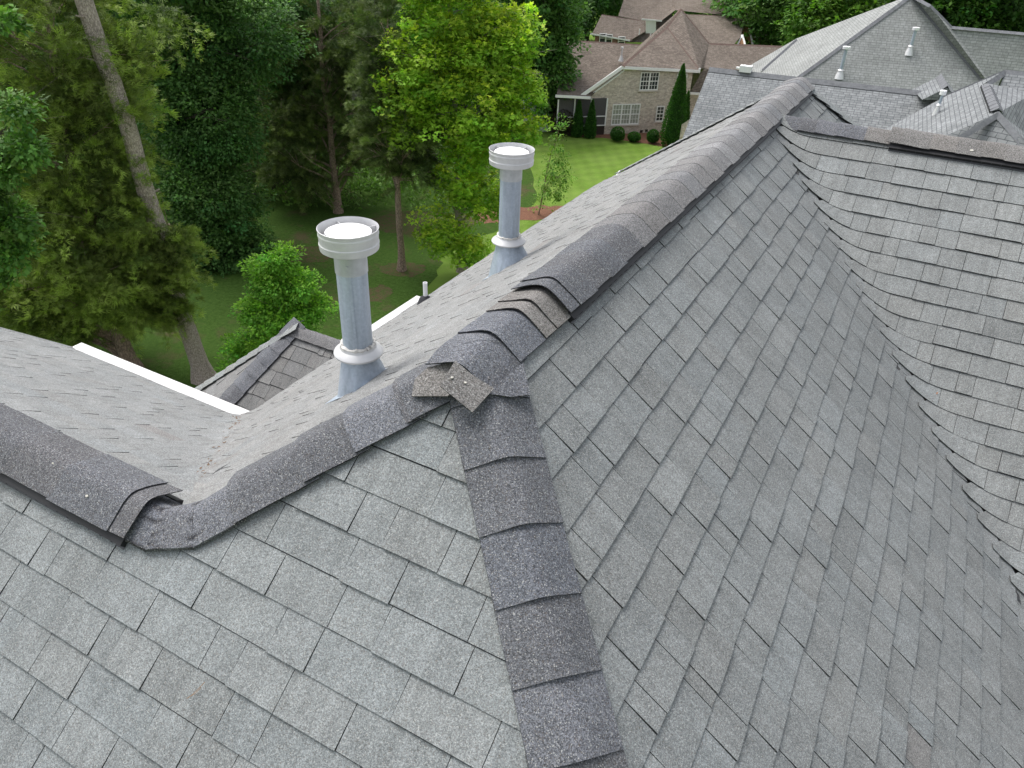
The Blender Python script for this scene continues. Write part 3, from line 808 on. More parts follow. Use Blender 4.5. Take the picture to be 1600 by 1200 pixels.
# little hoop shaped fitting just beyond the eave
pd = at(965, 283, (V3((xe, 8.6, ZE)) - V3((0, 0, CZ))).dot(cam_f) + 0.4)
m = MB(); dep = 0.0
hoop = [at(960 + 1.1 * q[0], 281 + q[1], (pd - V3((0, 0, CZ))).dot(cam_f)) for q in ((-1, 4), (1, -2), (4, -7), (8, -13), (9, -11), (10, -6), (11, 0), (12, 4))]
m.tube(hoop, [0.02] * len(hoop), 6); ho = m.build('roof_bracket', M_whitecap, house); ho['label'] = 'small pale hoop shaped bracket at the far eave'

# loose litter on the roof
lit = MB()
for i in range(46):
    if i < 40: y_ = rnd.uniform(1.6, ye); 
    else: y_ = rnd.uniform(2.8, ye)
    x_ = (vc - S * y_) / SB + rnd.gauss(0, 0.03)
    p = V3((x_, y_, warpBG(x_, y_) + 0.015)); a = rnd.uniform(0, 6.28); l = rnd.uniform(0.006, 0.016)
    d1 = V3((math.cos(a), math.sin(a), rnd.uniform(-.3, .3))); d2 = V3((-math.sin(a), math.cos(a), rnd.uniform(-.3, .3)))
    lit.poly([p - d1 * l, p + d2 * l * 0.4, p + d1 * l, p - d2 * l * 0.4], (0.15, 0.10, 0.07))
M_litter = leaf_mat('dry_litter', 0.1)
tagit(lit.build('leaf_litter', M_litter), 'brown leaf crumbs caught in the roof valley', 'leaf litter', kind='stuff')
m = MB(); pts = [at_plane(x, y, J, nA) + nA * 0.016 for x, y in ((297, 1092), (305, 1086), (313, 1078), (321, 1070), (325, 1066))]
m.tube(pts, [0.0008] * 5, 5, (0.30, 0.17, 0.08)); pts2 = [at_plane(x, y, J, nA) + nA * 0.017 for x, y in ((299, 1090), (310, 1084), (320, 1074))]
m.tube(pts2, [0.0008] * 3, 5, (0.30, 0.17, 0.08))
tagit(m.build('pine_needle', M_litter), 'tan pine needle lying on the near grey shingles', 'pine needle')
for q, lab in (((1463, 616), 'tiny reddish leaf lying by a course end near the roof valley'), ((1446, 678), 'tiny reddish leaf lying in the roof valley further down')):
    m = MB(); c_ = at_plane(q[0], q[1], V3((Vx, Vy, Vz)), nD) + nD * 0.02; a = V3((0.4, 0.9, 0.6)).normalized(); b_ = nD.cross(a)
    m.poly([c_ - a * 0.012, c_ + b_ * 0.004, c_ + a * 0.012, c_ - b_ * 0.004], (0.34, 0.16, 0.08))
    tagit(m.build('fallen_leaf', M_litter), lab, 'leaf')

# ================================================================== the lot, lawns, neighbours, trees
def struct(o): o['kind'] = 'structure'; return o
M_lawn, nt, b = mat('lawn_grass', 0.95, 0.1)
pos = geo_pos(nt)
n1 = noise(nt, pos, 0.35, 5, 0.6); n2 = noise(nt, pos, 3.0, 6, 0.75); n3 = noise(nt, pos, 30, 3, 0.8)
mp = nd(nt, 'ShaderNodeMapping'); mp.inputs['Rotation'].default_value = (0, 0, 0.62); nt.links.new(pos, mp.inputs['Vector'])
wv = nd(nt, 'ShaderNodeTexWave', wave_type='BANDS', bands_direction='X'); wv.inputs['Scale'].default_value = 0.27; wv.inputs['Distortion'].default_value = 0.6
wv.inputs['Detail'].default_value = 2; nt.links.new(mp.outputs[0], wv.inputs['Vector'])
mp2 = nd(nt, 'ShaderNodeMapping'); mp2.inputs['Rotation'].default_value = (0, 0, -0.55); nt.links.new(pos, mp2.inputs['Vector'])
wv2 = nd(nt, 'ShaderNodeTexWave', wave_type='BANDS', bands_direction='X'); wv2.inputs['Scale'].default_value = 0.35; wv2.inputs['Distortion'].default_value = 0.8
nt.links.new(mp2.outputs[0], wv2.inputs['Vector'])
c = mixc(nt, (0.112, 0.205, 0.024), (0.165, 0.262, 0.048), mapr(nt, n1, 0.35, 0.65, 0, 1))
c = mixc(nt, c, (0.185, 0.250, 0.068), mapr(nt, n2, 0.45, 0.75, 0, 0.75))
c = mixc(nt, c, (0.05, 0.12, 0.012), mapr(nt, n3, 0.5, 0.8, 0, 0.6))
c = mixc(nt, c, gray(nt, mapr(nt, wv.outputs['Fac'], 0, 1, 0.94, 1.05)), 1.0, 'MULTIPLY')
c = mixc(nt, c, gray(nt, mapr(nt, wv2.outputs['Fac'], 0, 1, 0.94, 1.06)), 1.0, 'MULTIPLY')
nt.links.new(c, b.inputs['Base Color']); bump(nt, b, n3, 0.05, 0.8)
M_wood, nt, b = mat('shade_tinted_ground', 0.95, 0.1)
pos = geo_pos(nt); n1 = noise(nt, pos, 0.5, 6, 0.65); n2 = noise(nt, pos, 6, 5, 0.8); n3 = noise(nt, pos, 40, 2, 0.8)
c = mixc(nt, (0.032, 0.075, 0.010), (0.072, 0.130, 0.026), mapr(nt, n2, 0.35, 0.65, 0, 1))  # grass greens darkened, tree shade painted into the ground colour
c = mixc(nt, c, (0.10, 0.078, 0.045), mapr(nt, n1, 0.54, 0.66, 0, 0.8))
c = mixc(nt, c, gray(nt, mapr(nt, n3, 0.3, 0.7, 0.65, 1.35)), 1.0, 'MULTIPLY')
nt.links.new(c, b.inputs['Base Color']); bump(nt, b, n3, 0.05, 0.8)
M_mulch, nt, b = mat('pine_straw_mulch', 0.95, 0.1)
pos = geo_pos(nt); n2 = noise(nt, pos, 5, 6, 0.85); n3 = noise(nt, pos, 35, 2, 0.8)
c = mixc(nt, (0.10, 0.05, 0.035), (0.25, 0.13, 0.085), mapr(nt, n2, 0.3, 0.7, 0, 1))
c = mixc(nt, c, gray(nt, mapr(nt, n3, 0.3, 0.7, 0.6, 1.4)), 1.0, 'MULTIPLY')
nt.links.new(c, b.inputs['Base Color'])

M_dry, nt, b = mat('dry_grass_patch', 0.95, 0.1)
pos = geo_pos(nt); n2 = noise(nt, pos, 4, 6, 0.85); n3 = noise(nt, pos, 35, 2, 0.8)
c = mixc(nt, (0.075, 0.048, 0.03), (0.11, 0.085, 0.05), mapr(nt, n2, 0.35, 0.6, 0, 1)); c = mixc(nt, c, (0.04, 0.08, 0.014), mapr(nt, n2, 0.44, 0.56, 0, 0.9))
c = mixc(nt, c, gray(nt, mapr(nt, n3, 0.3, 0.7, 0.6, 1.4)), 1.0, 'MULTIPLY'); nt.links.new(c, b.inputs['Base Color'])
# one ground sheet, gently rolling far away, flat near
def grid_ground():
    m = MB(); n = 60; ext = 700
    xs = [ext * math.copysign(abs(t) ** 2.2, t) for t in np.linspace(-1, 1, n)]
    ids = {}
    for i, x in enumerate(xs):
        for j, y in enumerate(xs):
            m.v.append((x, y, 0.0)); m.c.append((1, 1, 1)); m.uv.append((x, y))
    for i in range(n - 1):
        for j in range(n - 1):
            a = i * n + j; m.f.append((a, a + n, a + n + 1, a + 1)); m.mi.append(0)
    struct(m.build('ground', M_lawn))
grid_ground()
def blob_sheet(name, pts, z, material, wob=0.25, sub=6):
    """flat sheet bounded by a smooth wobbly outline"""
    P = []; k = len(pts)
    for i in range(k):
        a, b_, c_, d_ = [V3(pts[(i + q) % k]) for q in (-1, 0, 1, 2)]
        for t in np.linspace(0, 1, sub, endpoint=False):
            p = 0.5 * ((2 * b_) + (c_ - a) * t + (2 * a - 5 * b_ + 4 * c_ - d_) * t * t + (3 * b_ - a - 3 * c_ + d_) * t ** 3)
            P.append(V3((p.x + rnd.uniform(-wob, wob), p.y + rnd.uniform(-wob, wob), z)))
    m = MB(); m.poly(P)
    return m.build(name, material)
# wooded floor
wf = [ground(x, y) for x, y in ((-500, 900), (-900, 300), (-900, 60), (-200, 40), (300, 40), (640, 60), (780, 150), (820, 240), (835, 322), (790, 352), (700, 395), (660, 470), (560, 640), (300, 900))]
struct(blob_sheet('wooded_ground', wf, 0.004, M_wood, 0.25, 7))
for pts in ([(750, 330), (850, 322), (895, 326), (880, 340), (800, 345), (755, 348)], [(560, 348), (640, 330), (720, 335), (745, 350), (690, 368), (600, 362)],
            [(560, 458), (590, 447), (612, 455), (600, 470), (572, 474)], [(590, 420), (628, 408), (665, 418), (640, 432), (605, 430)], [(415, 395), (480, 384), (520, 392), (500, 410), (430, 408)]):
    struct(blob_sheet('dry_ground', [ground(*p) for p in pts], 0.008, M_dry if pts[0][0] != 750 else M_mulch, 0.16, 7))
hb = [ground(*p) for p in ((800, 192), (856, 205), (900, 213), (945, 216), (985, 221), (1030, 228), (1065, 234), (1100, 240), (1120, 215), (1090, 195), (940, 190), (860, 184))]
struct(blob_sheet('mulch_bed', hb, 0.008, M_mulch, 0.1, 5))
# pale stones round a tree stump ring and by the house bed
m = MB()
M_stone = plain('pale_stone', (0.42, 0.40, 0.36), 0.9, 0.1, var=0.3, sc=8)

# ------------------------------------------------------------------ far roofs
def basis(pts):
    n = V3((0, 0, 0)); k = len(pts)
    for i in range(k): n += V3(pts[i]).cross(V3(pts[(i + 1) % k]))
    n.normalize()
    if n.z < 0: n = -n
    u = Z_.cross(n); u = u.normalized() if u.length > 1e-3 else X_.copy()
    return n, u, n.cross(u)
def face(mb, pts, wall=False, th=0.0):
    pts = [V3(p) for p in pts]
    n, u, v = basis([p - pts[0] for p in pts])
    if wall: 
        n2 = V3((0, 0, 0)); k = len(pts)
        for i in range(k): n2 += (pts[i] - pts[0]).cross(pts[(i + 1) % k] - pts[0])
        n2.normalize(); u = Z_.cross(n2).normalized(); v = Z_
    mb.poly(pts, (1, 1, 1), [((p).dot(u), (p).dot(v)) for p in pts])
    if th:
        k = len(pts); low = [p - Z_ * th for p in pts]
        for i in range(k):
            j = (i + 1) % k; mb.poly([pts[i], pts[j], low[j], low[i]], (1, 1, 1), [(0, 0), (1, 0), (1, .1), (0, .1)])
def hipstrip(mb, a, b_, w=0.16, h=0.045):
    a, b_ = V3(a), V3(b_); d = (b_ - a).normalized(); s = d.cross(Z_).normalized()
    up = s.cross(d).normalized(); up = up if up.z > 0 else -up
    A = [a - s * w - up * 0.09, a + up * h, a + s * w - up * 0.09]; B = [b_ - s * w - up * 0.09, b_ + up * h, b_ + s * w - up * 0.09]
    mb.poly([A[0], A[1], B[1], B[0]]); mb.poly([A[1], A[2], B[2], B[1]])

# ---- beige brick house; frame on its garden wall: u along the wall, w away from the camera
g0, g1 = ground(943, 210), ground(1082, 205)
hu_ = (g1 - g0).normalized(); hw_ = V3((-hu_.y, hu_.x, 0))
if hw_.dot(g0 - V3((0, 0, CZ))) < 0: hw_ = -hw_
def on_wall(x, y, back=0.0): return at_plane(x, y, g0 + hw_ * back, hw_)
def wl(a, z, back=0.0): return g0 + hu_ * a + hw_ * back + Z_ * z
def wcoord(P): d = P - g0; return d.dot(hu_), d.dot(hw_), P.z
bh = empty('brick_house', g0, 'beige brick house with brown hipped roofs and a screened porch across the lawn', 'house')
W = on_wall
fr = -0.35
roofm = MB(); capm = MB()
e0, e1 = W(972, 103, fr), W(1093, 109, fr)
ap1, ap2 = W(1042, 42, 4.8), W(1064, 14, 7.2)
rw0, rw1 = W(1108, 68, 6.2), W(1235, 73, 6.2)
lr0, lr1 = W(1000, 70, 6.2), W(885, 63, 6.2)
face(roofm, [e0, e1, ap1], th=0.05)
face(roofm, [ap1, e1, W(1100, 106, 1.2), rw0, ap2])
face(roofm, [W(1079, 143, 0.6), W(1240, 151, 0.6), rw1, rw0, W(1100, 106, 1.2)], th=0.05)
face(roofm, [W(870, 147, -0.5), W(923, 150, -0.5), W(958, 118, 1.6), lr0, lr1], th=0.05)
face(roofm, [W(910, 147, fr), e0, ap1, ap2, W(1010, 62, 6.9), lr0, W(958, 118, 1.6)])
face(roofm, [lr0, W(1010, 62, 6.9), ap2, ap2 + hw_ * 6 - Z_ * 4, lr0 + hw_ * 4 - Z_ * 2.5])
face(roofm, [lr1, lr0, lr0 + hw_ * 5 - Z_ * 3, lr1 + hw_ * 5 - Z_ * 3])
face(roofm, [rw0, rw1, rw1 + hw_ * 5 - Z_ * 3, rw0 + hw_ * 5 - Z_ * 3])
rf = roofm.build('roof', M_brown, bh)
for a, b_, w_ in ((e0, ap1, 0.2), (e1, ap1, 0.2), (ap1, ap2, 0.2), (ap2, rw0, 0.30), (lr0, lr1, 0.16), (rw0, rw1, 0.16)): hipstrip(capm, a, b_, w_)
capm.build('ridge_cap', M_browncap, rf)
fp_ = MB(); q = W(971, 88, 3.4); fp_.lathe(q, [(0.07, -0.3), (0.07, 0.55), (0.11, 0.55), (0.11, 0.68), (0, 0.70)], 12); fp_.lathe(q, [(0.22, -0.35), (0.08, 0.08)], 12)
fp_.build('vent_pipe', M_alu, rf)
fp_ = MB(); q = W(1016, 60, 6); fp_.lathe(q, [(0.05, -0.3), (0.05, 0.35), (0, 0.35)], 10); fp_.build('vent_pipe', M_white, rf)
# walls
wallm = MB()
zt = wcoord(e1)[2] - 0.02
aL = wcoord(on_wall(943, 156))[0]; aR = 5.96 * 15 / 13; aR2 = aR + 2.6
zl = wcoord(W(912, 150))[2]
a0_ = wcoord(W(910, 147))[0]; a1_ = wcoord(W(972, 103))[0]
face(wallm, [wl(0.02, 0), wl(aR, 0), wl(aR, zt), wl(a1_, zt), wl(a0_ - 0.05, zl - 0.05), wl(0.02, zl - 0.35)], wall=True)
face(wallm, [wl(aR, 0), wl(aR, 0, 5), wl(aR, zt, 5), wl(aR, zt)], wall=True)
zlow = wcoord(W(1079, 143, 0.6))[2] - 0.1
face(wallm, [wl(aR, 0, 0.9), wl(aR + 7, 0, 0.9), wl(aR + 7, zlow, 0.9), wl(aR, zlow, 0.9)], wall=True)
face(wallm, [wl(0.02, 0), wl(0.02, 0, 5), wl(0.02, zl, 5), wl(0.02, zl - 0.3)], wall=True)
face(wallm, [wl(-4.2, 0, 8), wl(aR + 7, 0, 8), wl(aR + 7, 3, 8), wl(-4.2, 3, 8)], wall=True)
wallm.build('wall', M_brick, bh)
# white trim
tr = MB()
def bar(mb, a, b_, w, h):
    a, b_ = V3(a), V3(b_); d = (b_ - a); l = d.length; d.normalize(); s = d.cross(Z_).normalized() if abs(d.z) < 0.95 else X_.copy(); u = s.cross(d)
    mb.box((a + b_) / 2, d, s, u, l / 2, w / 2, h / 2)
bar(tr, e0 - Z_ * 0.12 + hw_ * 0.02, e1 - Z_ * 0.12 + hw_ * 0.02, 0.12, 0.20)
bar(tr, W(908, 149, fr - 0.03) - Z_ * 0.06, e0 - Z_ * 0.10 - hw_ * 0.03, 0.10, 0.24)
bar(tr, W(915, 151, -0.06) - Z_ * 0.16, W(976, 106, -0.06) - Z_ * 0.16, 0.06, 0.12)
bar(tr, W(868, 148, -0.55) - Z_ * 0.09, W(923, 151, -0.55) - Z_ * 0.09, 0.12, 0.18)
bar(tr, W(1077, 144, 0.5) - Z_ * 0.08, W(1108, 146, 0.5) - Z_ * 0.08, 0.12, 0.18)
bar(tr, e1 - Z_ * 0.22, e1 + Z_ * 0.12, 0.13, 0.13)
tr.build('trim', M_white, bh)
def window(parent, P0, u, out, w, h, cols, rows, units=1, glass=M_glass, frame_w=0.07):
    """P0 lower left corner on the wall face"""
    g = MB(); g.box(P0 + u * w / 2 + Z_ * h / 2 + out * 0.02, u, Z_, out, w / 2, h / 2, 0.012)
    go = g.build('window', glass, parent)
    f = MB(); o_ = out * 0.05; c0 = P0 + o_
    for z in (0, h): f.box(c0 + u * w / 2 + Z_ * z, u, Z_, out, w / 2 + frame_w / 2, frame_w / 2, 0.035)
    for k in range(units + 1):
        x = w * k / units; fw = frame_w if 0 < k < units else frame_w / 2 + 0.01
        f.box(c0 + u * x + Z_ * h / 2, u, Z_, out, fw * 0.75, h / 2 - frame_w / 2, 0.033)
    f.box(c0 + u * w / 2 + Z_ * h / 2, u, Z_, out, w / 2 - 0.03, 0.028, 0.028)
    for k in range(units):
        for i in range(1, cols): f.box(c0 + u * (w * (k + i / cols) / units) + Z_ * h / 2, u, Z_, out, 0.012, h / 2 - 0.04, 0.012)
    for j in range(1, rows):
        if abs(j / rows - 0.5) < 1e-6: continue
        f.box(c0 + u * w / 2 + Z_ * (h * j / rows), u, Z_, out, w / 2 - 0.04, 0.012, 0.0125)
    f.build('frame', M_white, go)
    sl = MB(); sl.box(P0 + u * w / 2 - Z_ * (frame_w / 2 + 0.05) + out * 0.05, u, Z_, out, w / 2 + 0.1, 0.045, 0.06); sl.build('sill', M_brick if parent is bh else M_white, go)
def win_px(parent, q0, q1, q2, cols, rows, units, glass, back=0.0):
    """q0 lower left, q1 lower right, q2 upper left picture points"""
    a, b_, c_ = [wcoord(W(*q, back)) for q in (q0, q1, q2)]
    window(parent, wl(a[0], (a[2] + b_[2]) / 2, back), hu_, -hw_, b_[0] - a[0], c_[2] - a[2], cols, rows, units, glass)
win_px(bh, (999, 139), (1026, 141), (1001, 112), 3, 4, 2, M_glass)
win_px(bh, (955, 192), (996, 195.5), (958, 161), 3, 4, 3, M_curtain)
win_px(bh, (1024, 188), (1034.5, 189.5), (1026, 165.5), 2, 4, 1, M_glass)
win_px(bh, (1058, 119.5), (1072.5, 120.5), (1058, 115), 3, 1, 1, M_glass)
# door with panes
a, b_, c_ = [wcoord(W(*q)) for q in ((1069, 214), (1081, 214), (1072, 187))]
dr = MB(); dr.box(wl((a[0] + b_[0]) / 2, c_[2] / 2, -0.03), hu_, Z_, hw_, 0.5, c_[2] / 2, 0.03); dro = dr.build('door', M_white, bh)
dg_ = MB(); dg_.box(wl((a[0] + b_[0]) / 2 + 0.05, c_[2] * 0.66, -0.075), hu_, Z_, hw_, 0.28, c_[2] * 0.24, 0.008); dgo = dg_.build('door_glass', M_glass, dro)
dk = MB(); dk.tube([wl((a[0] + b_[0]) / 2 - 0.4, c_[2] * 0.42, -0.06), wl((a[0] + b_[0]) / 2 - 0.4, c_[2] * 0.42, -0.12)], [0.03, 0.035], 8); dk.build('handle', M_alu, dro)
dm = MB()
for i in (-1, 0, 1): dm.box(wl((a[0] + b_[0]) / 2 + 0.05 + i * 0.14, c_[2] * 0.66, -0.086), hu_, Z_, hw_, 0.012, c_[2] * 0.24, 0.004)
for i in (-1, 0, 1): dm.box(wl((a[0] + b_[0]) / 2 + 0.05, c_[2] * (0.66 + 0.12 * i), -0.0865), hu_, Z_, hw_, 0.28, 0.012, 0.0035)
dm.build('muntins', M_white, dro)
# screened porch
zp = wcoord(W(900, 152, -0.1))[2] - 0.1
pm = MB(); pm.box(wl(-1.98, (zp + 0.75) / 2, -0.12), hu_, Z_, hw_, 1.96, (zp - 0.75) / 2, 0.01); pmo = pm.build('porch_screen', M_screen, bh)
pf = MB()
for xx in (-3.95, -2.63, -1.31, -0.02): pf.box(wl(xx, (zp + 0.7) / 2, -0.15), hu_, Z_, hw_, 0.05, (zp - 0.7) / 2, 0.03)
for zz in (0.74, 1.42): pf.box(wl(-1.98, zz, -0.153), hu_, Z_, hw_, 1.93, 0.035, 0.028)
pf.build('porch_frame', M_white, pmo)
pd_ = MB(); pd_.box(wl(-1.98, 0.34, 0.1), hu_, Z_, hw_, 1.98, 0.34, 0.15); pd_.box(wl(-1.98, 1.9, 2.5), hu_, Z_, hw_, 1.98, 1.1, 0.02); pd_.build('porch_base', M_porchdark, bh)
sg = MB(); sg.box(wl(-5.4, 1.3, 1.5), hu_, Z_, hw_, 1.35, 1.35, 0.1); sgo = sg.build('side_wall', M_siding, bh)
window(bh, wl(-4.75, 1.3, 1.39), hu_, -hw_, 0.55, 1.0, 1, 2)
# garage lights, foundation vents
for q in ((1010, 204), (1002, 205), (1030, 211)):
    fv = MB(); P = W(*q); fv.box(P - hw_ * 0.02, hu_, Z_, hw_, 0.11, 0.09, 0.02); fv.build('foundation_vent', M_porchdark, bh)

# ---- taller brown roofed house behind it
b2 = empty('brown_house', wl(6, 0, 22), 'brown roofed house with white gabled dormers, partly hidden behind the beige brick house', 'house')
B2 = 22.0
r2 = MB()
def Q(x, y, bk=B2): return W(x, y, bk)
face(r2, [Q(925, 53, 21), Q(984, 63, 21), Q(1012, 47, 23), Q(1000, 32, 25), Q(940, 23, 25)], th=0.08)
face(r2, [Q(966, 25, 25), Q(1002, 32, 25), Q(1036, 2, 30), Q(1030, -6, 31), Q(977, -8, 31)])
face(r2, [Q(1003, 29, 22.5), Q(1034, 32, 22.5), Q(1055, 16, 24), Q(1064, -6, 30), Q(1042, -6, 30)])
face(r2, [Q(1055, 16, 24), Q(1138, 24, 24), Q(1154, -8, 30), Q(1052, -8, 30)])
face(r2, [Q(1064, 20, 21), Q(1078, 23, 21.5), Q(1165, 26, 21.5), Q(1157, 58, 16.5), Q(1146, 70, 15), Q(1108, 67, 15)])
face(r2, [Q(1158, 12, 25), Q(1193, 17, 25), Q(1178, 50, 21), Q(1168, 40, 20), Q(1160, 24, 24)])
face(r2, [Q(972, 66, 22.4), Q(1050, 66, 22.4), Q(1050, 14, 25.5), Q(992, 28, 25.5)])
rf2 = r2.build('roof', M_brown, b2)
for a, b_ in (((1138, 24, 24), (1154, -8, 30)), ((1078, 23, 21.5), (1165, 26, 21.5)), ((1158, 12, 25), (1193, 17, 25)), ((984, 63, 21), (1036, 2, 30)), ((940, 23, 25), (1000, 32, 25))): 
    c2 = MB(); hipstrip(c2, Q(*a), Q(*b_), 0.14); c2.build('ridge_cap', M_browncap, rf2)
t2 = MB(); 
def gable(fr_pts, bk, w=0.16, board=M_tan):
    """gable end facing right: list of picture points apex, left foot, right foot"""
    a, l, r_ = [Q(x, y, bb) for (x, y), bb in zip(fr_pts, bk)]
    g = MB(); g.poly([a, l, r_]); g.poly([r_, l, a]); go = g.build('gable_end', board, b2)
    f = MB(); bar(f, a + hu_ * 0.05, l + hu_ * 0.05, w, w); bar(f, a + hu_ * 0.05, r_ + hu_ * 0.05, w, w); f.build('barge_board', M_white, go); return go
gable([(1166, 27), (1157, 50), (1175, 70)], [21.5, 19, 18])
gable([(1194, 18), (1180, 52), (1200, 54)], [25, 21.5, 21])
gable([(1152, -2), (1139, 24), (1155, 25)], [29, 24, 24], board=M_white)
gable([(1159, 55), (1152, 70), (1163, 70)], [17, 16, 15.5])
for a, b_, w_ in (((1003, 30, 22.3), (1034, 33, 22.3), .1), ((923, 53, 20.8), (984, 63.5, 20.8), .1), ((1178, 58, 20.5), (1202, 53, 20.5), .3)):
    t = MB(); bar(t, Q(*a), Q(*b_), w_, 0.13); t.build('eave_trim', M_white, b2)
wm = MB(); face(wm, [Q(930, 55, 21.3), Q(978, 64, 21.3), V3((*Q(978, 64, 21.3).xy, 0)), V3((*Q(930, 55, 21.3).xy, 0))], wall=True); wm.build('wall', M_redbrick, b2)
wm = MB(); face(wm, [Q(1177, 50, 20.7), Q(1194, 54, 20.7), V3((*Q(1194, 54, 20.7).xy, 0)), V3((*Q(1177, 50, 20.7).xy, 0))], wall=True)
wm.build('wall', M_redbrick, b2)
w3 = MB(); w3.poly([Q(1009, 32, 22.7), Q(1025, 33.5, 22.7), Q(1025, 52, 22.7), Q(1009, 52, 22.7)]); w3.build('dormer_wall', M_white, b2)
for q in ((936, 66), (945, 67.5), (965, 71)):
    a = wcoord(Q(q[0], q[1], 21.2)); window(b2, wl(a[0], a[2], 21.2), hu_, -hw_, 0.7, 0.8, 1, 2)
fp_ = MB(); fp_.lathe(Q(999, 51, 22), [(0.06, -0.2), (0.06, 0.35), (0, 0.35)], 8); fp_.build('vent_pipe', M_white, rf2)

# ---- grey roofed neighbour on the right
gh = empty('grey_house', V3((-4, 40, 0)), 'neighbouring grey roofed house with a tall pale hip and small white flues', 'house')
f1 = MB(); k1 = MB()
ra, rb = at_z(1108, 108, CZ - 6.6), at_z(1500, 152, CZ - 6.6)
dr_ = (rb - ra).normalized(); fo = V3((dr_.y, -dr_.x, 0)); fo = fo if fo.y < 0 else -fo
sl_ = 0.62
rb = rb + dr_ * 0.2
face(f1, [ra + fo * 6.5 - Z_ * 6.5 * sl_, rb + fo * 6.5 - Z_ * 6.5 * sl_, rb, ra], th=0.06)
face(f1, [ra, rb, rb - fo * 4 - Z_ * 4 * sl_, ra - fo * 4 - Z_ * 4 * sl_])
hipstrip(k1, ra, rb, 0.2, 0.10)
f1.build('front_roof', M_gray1, gh)['label'] = 'darker grey slope with a long level ridge'
f2 = MB()
A0 = at_z(1424, -8, CZ - 3.9)
Bl, Br = at_z(1262, 109, CZ - 8.1), at_z(1535, 125, CZ - 7.9)
ext_ = 1.5
Bl2 = A0 + (Bl - A0) * ext_; Br2 = A0 + (Br - A0) * ext_
face(f2, [Bl2, Br2, A0])

def near_plane(x, y, z):
    return at_z(x, y, z)
sil0 = at_z(1165, 106, CZ - 10.5); nl = (Bl - A0).cross(sil0 - A0).normalized()
nl = nl if nl.z > 0 else -nl
sil = [sil0, at_plane(1245, 60, A0, nl), at_plane(1400, 1, A0, nl)]
face(f2, [A0, sil[2], sil[1], sil[0], sil[0] + (sil[0] - sil[1]) * 0.2, Bl2])
fo2 = f2.build('hip_roof', M_gray2, gh); fo2['label'] = 'tall pale grey hip'
f3 = MB()
R0, R1_ = at_z(1487, 42, CZ - 5.3), at_z(1640, 55, CZ - 5.3)
P3 = at_z(1455, 9, CZ - 4.3)
face(f3, [A0, Br2, Br2 + V3((9, 1, -1.2)), R1_ + X_ * 4, R0, P3])
face(f3, [P3, R0, R0 + V3((1, 5, -3)), A0 + V3((2, 6, -3))])
face(f3, [A0, P3, P3 + V3((0, 6, -4)), A0 + V3((-0.8, 6, -4.5))])
face(f3, [R0, R1_ + X_ * 4, R1_ + V3((4, 5, -3)), R0 + V3((0, 5, -3))])
f3.build('side_roof', M_gray2, gh)
hipstrip(k1, A0, Bl2, 0.17); hipstrip(k1, A0, Br2, 0.12); hipstrip(k1, R0, R1_ + X_ * 4, 0.16); hipstrip(k1, P3, R0, 0.09); hipstrip(k1, A0, P3, 0.14)
s0_, s1_ = at_plane(1190, 110, A0 + nl * 0.1, nl), at_plane(1244, 62, A0 + nl * 0.1, nl)
hipstrip(k1, s0_, s1_, 0.18)
# right lower wing with its own vented ridge
zr = CZ - 4.9
p1, p2 = at_z(1570, 111, zr + 0.3), at_z(1640, 118, zr + 0.3)
v0_, v1_ = at_z(1541, 130, zr), at_z(1560, 176, zr)
e_ = (v1_ - v0_).normalized(); sd_ = V3((-e_.y, e_.x, 0)); sd_ = sd_ if sd_.x < 0 else -sd_
f4 = MB()
lf = lambda P, d, t, s=0.72: P + d * t - Z_ * t * s
face(f4, [p1, at_plane(1478, 150, v0_, (e_.cross(lf(v0_, sd_, 1) - v0_)).normalized()), lf(v0_, sd_, 3.2), lf(v1_, sd_, 3.2), v1_, v0_])
face(f4, [v0_, v1_, lf(v1_, -sd_, 3.0), lf(v0_, -sd_, 3.0) , p1 + X_ * 1.2 - Z_ * 0.6])
face(f4, [v1_, lf(v1_, sd_, 3.2), lf(v1_, sd_, 3.2) + e_ * 3.5 , v1_ + e_ * 3.2 - Z_ * 2.4, lf(v1_, -sd_, 3.0) + e_ * 3.2])
f4.build('wing_roof', M_gray1, gh)
f5 = MB(); face(f5, [p1, p2 + X_ * 3, p2 + V3((3, -7, -5)), p1 + V3((-0.2, -7, -5))], th=0.05); face(f5, [p1, p2 + X_ * 3, p2 + V3((3, 5, -4)), p1 + V3((0, 5, -4))]); f5.build('right_roof', M_gray1, gh)
hipstrip(k1, p1, p2 + X_ * 3, 0.12); hipstrip(k1, p1, at_plane(1478, 150, v0_, (e_.cross(lf(v0_, sd_, 1) - v0_)).normalized()), 0.06)
hipstrip(k1, v1_, lf(v1_, sd_, 2) + e_ * 2, 0.12); hipstrip(k1, v1_, lf(v1_, -sd_, 2) + e_ * 2, 0.12); hipstrip(k1, p1, v0_, 0.13)
rv = MB()
for i in range(17):
    t = i / 17; P = v0_ + (v1_ - v0_) * (0.12 + 0.84 * t) + Z_ * (0.10 + 0.01 * (i % 2))
    d_ = (v1_ - v0_) / 17 * 0.84
    for s_ in (1, -1): rv.poly([P, P + d_, P + d_ * 1.0 + sd_ * s_ * 0.19 - Z_ * 0.13, P + sd_ * s_ * 0.19 - Z_ * 0.13] if s_ > 0 else [P + sd_ * s_ * 0.19 - Z_ * 0.13, P + d_ + sd_ * s_ * 0.19 - Z_ * 0.13, P + d_, P])
    rv.poly([P + d_ + sd_ * 0.19 - Z_ * 0.13, P + d_, P + d_ - sd_ * 0.19 - Z_ * 0.13, P + d_ - Z_ * 0.05], (1, 1, 1))
rvo = rv.build('ridge_vent', M_graycap, gh)
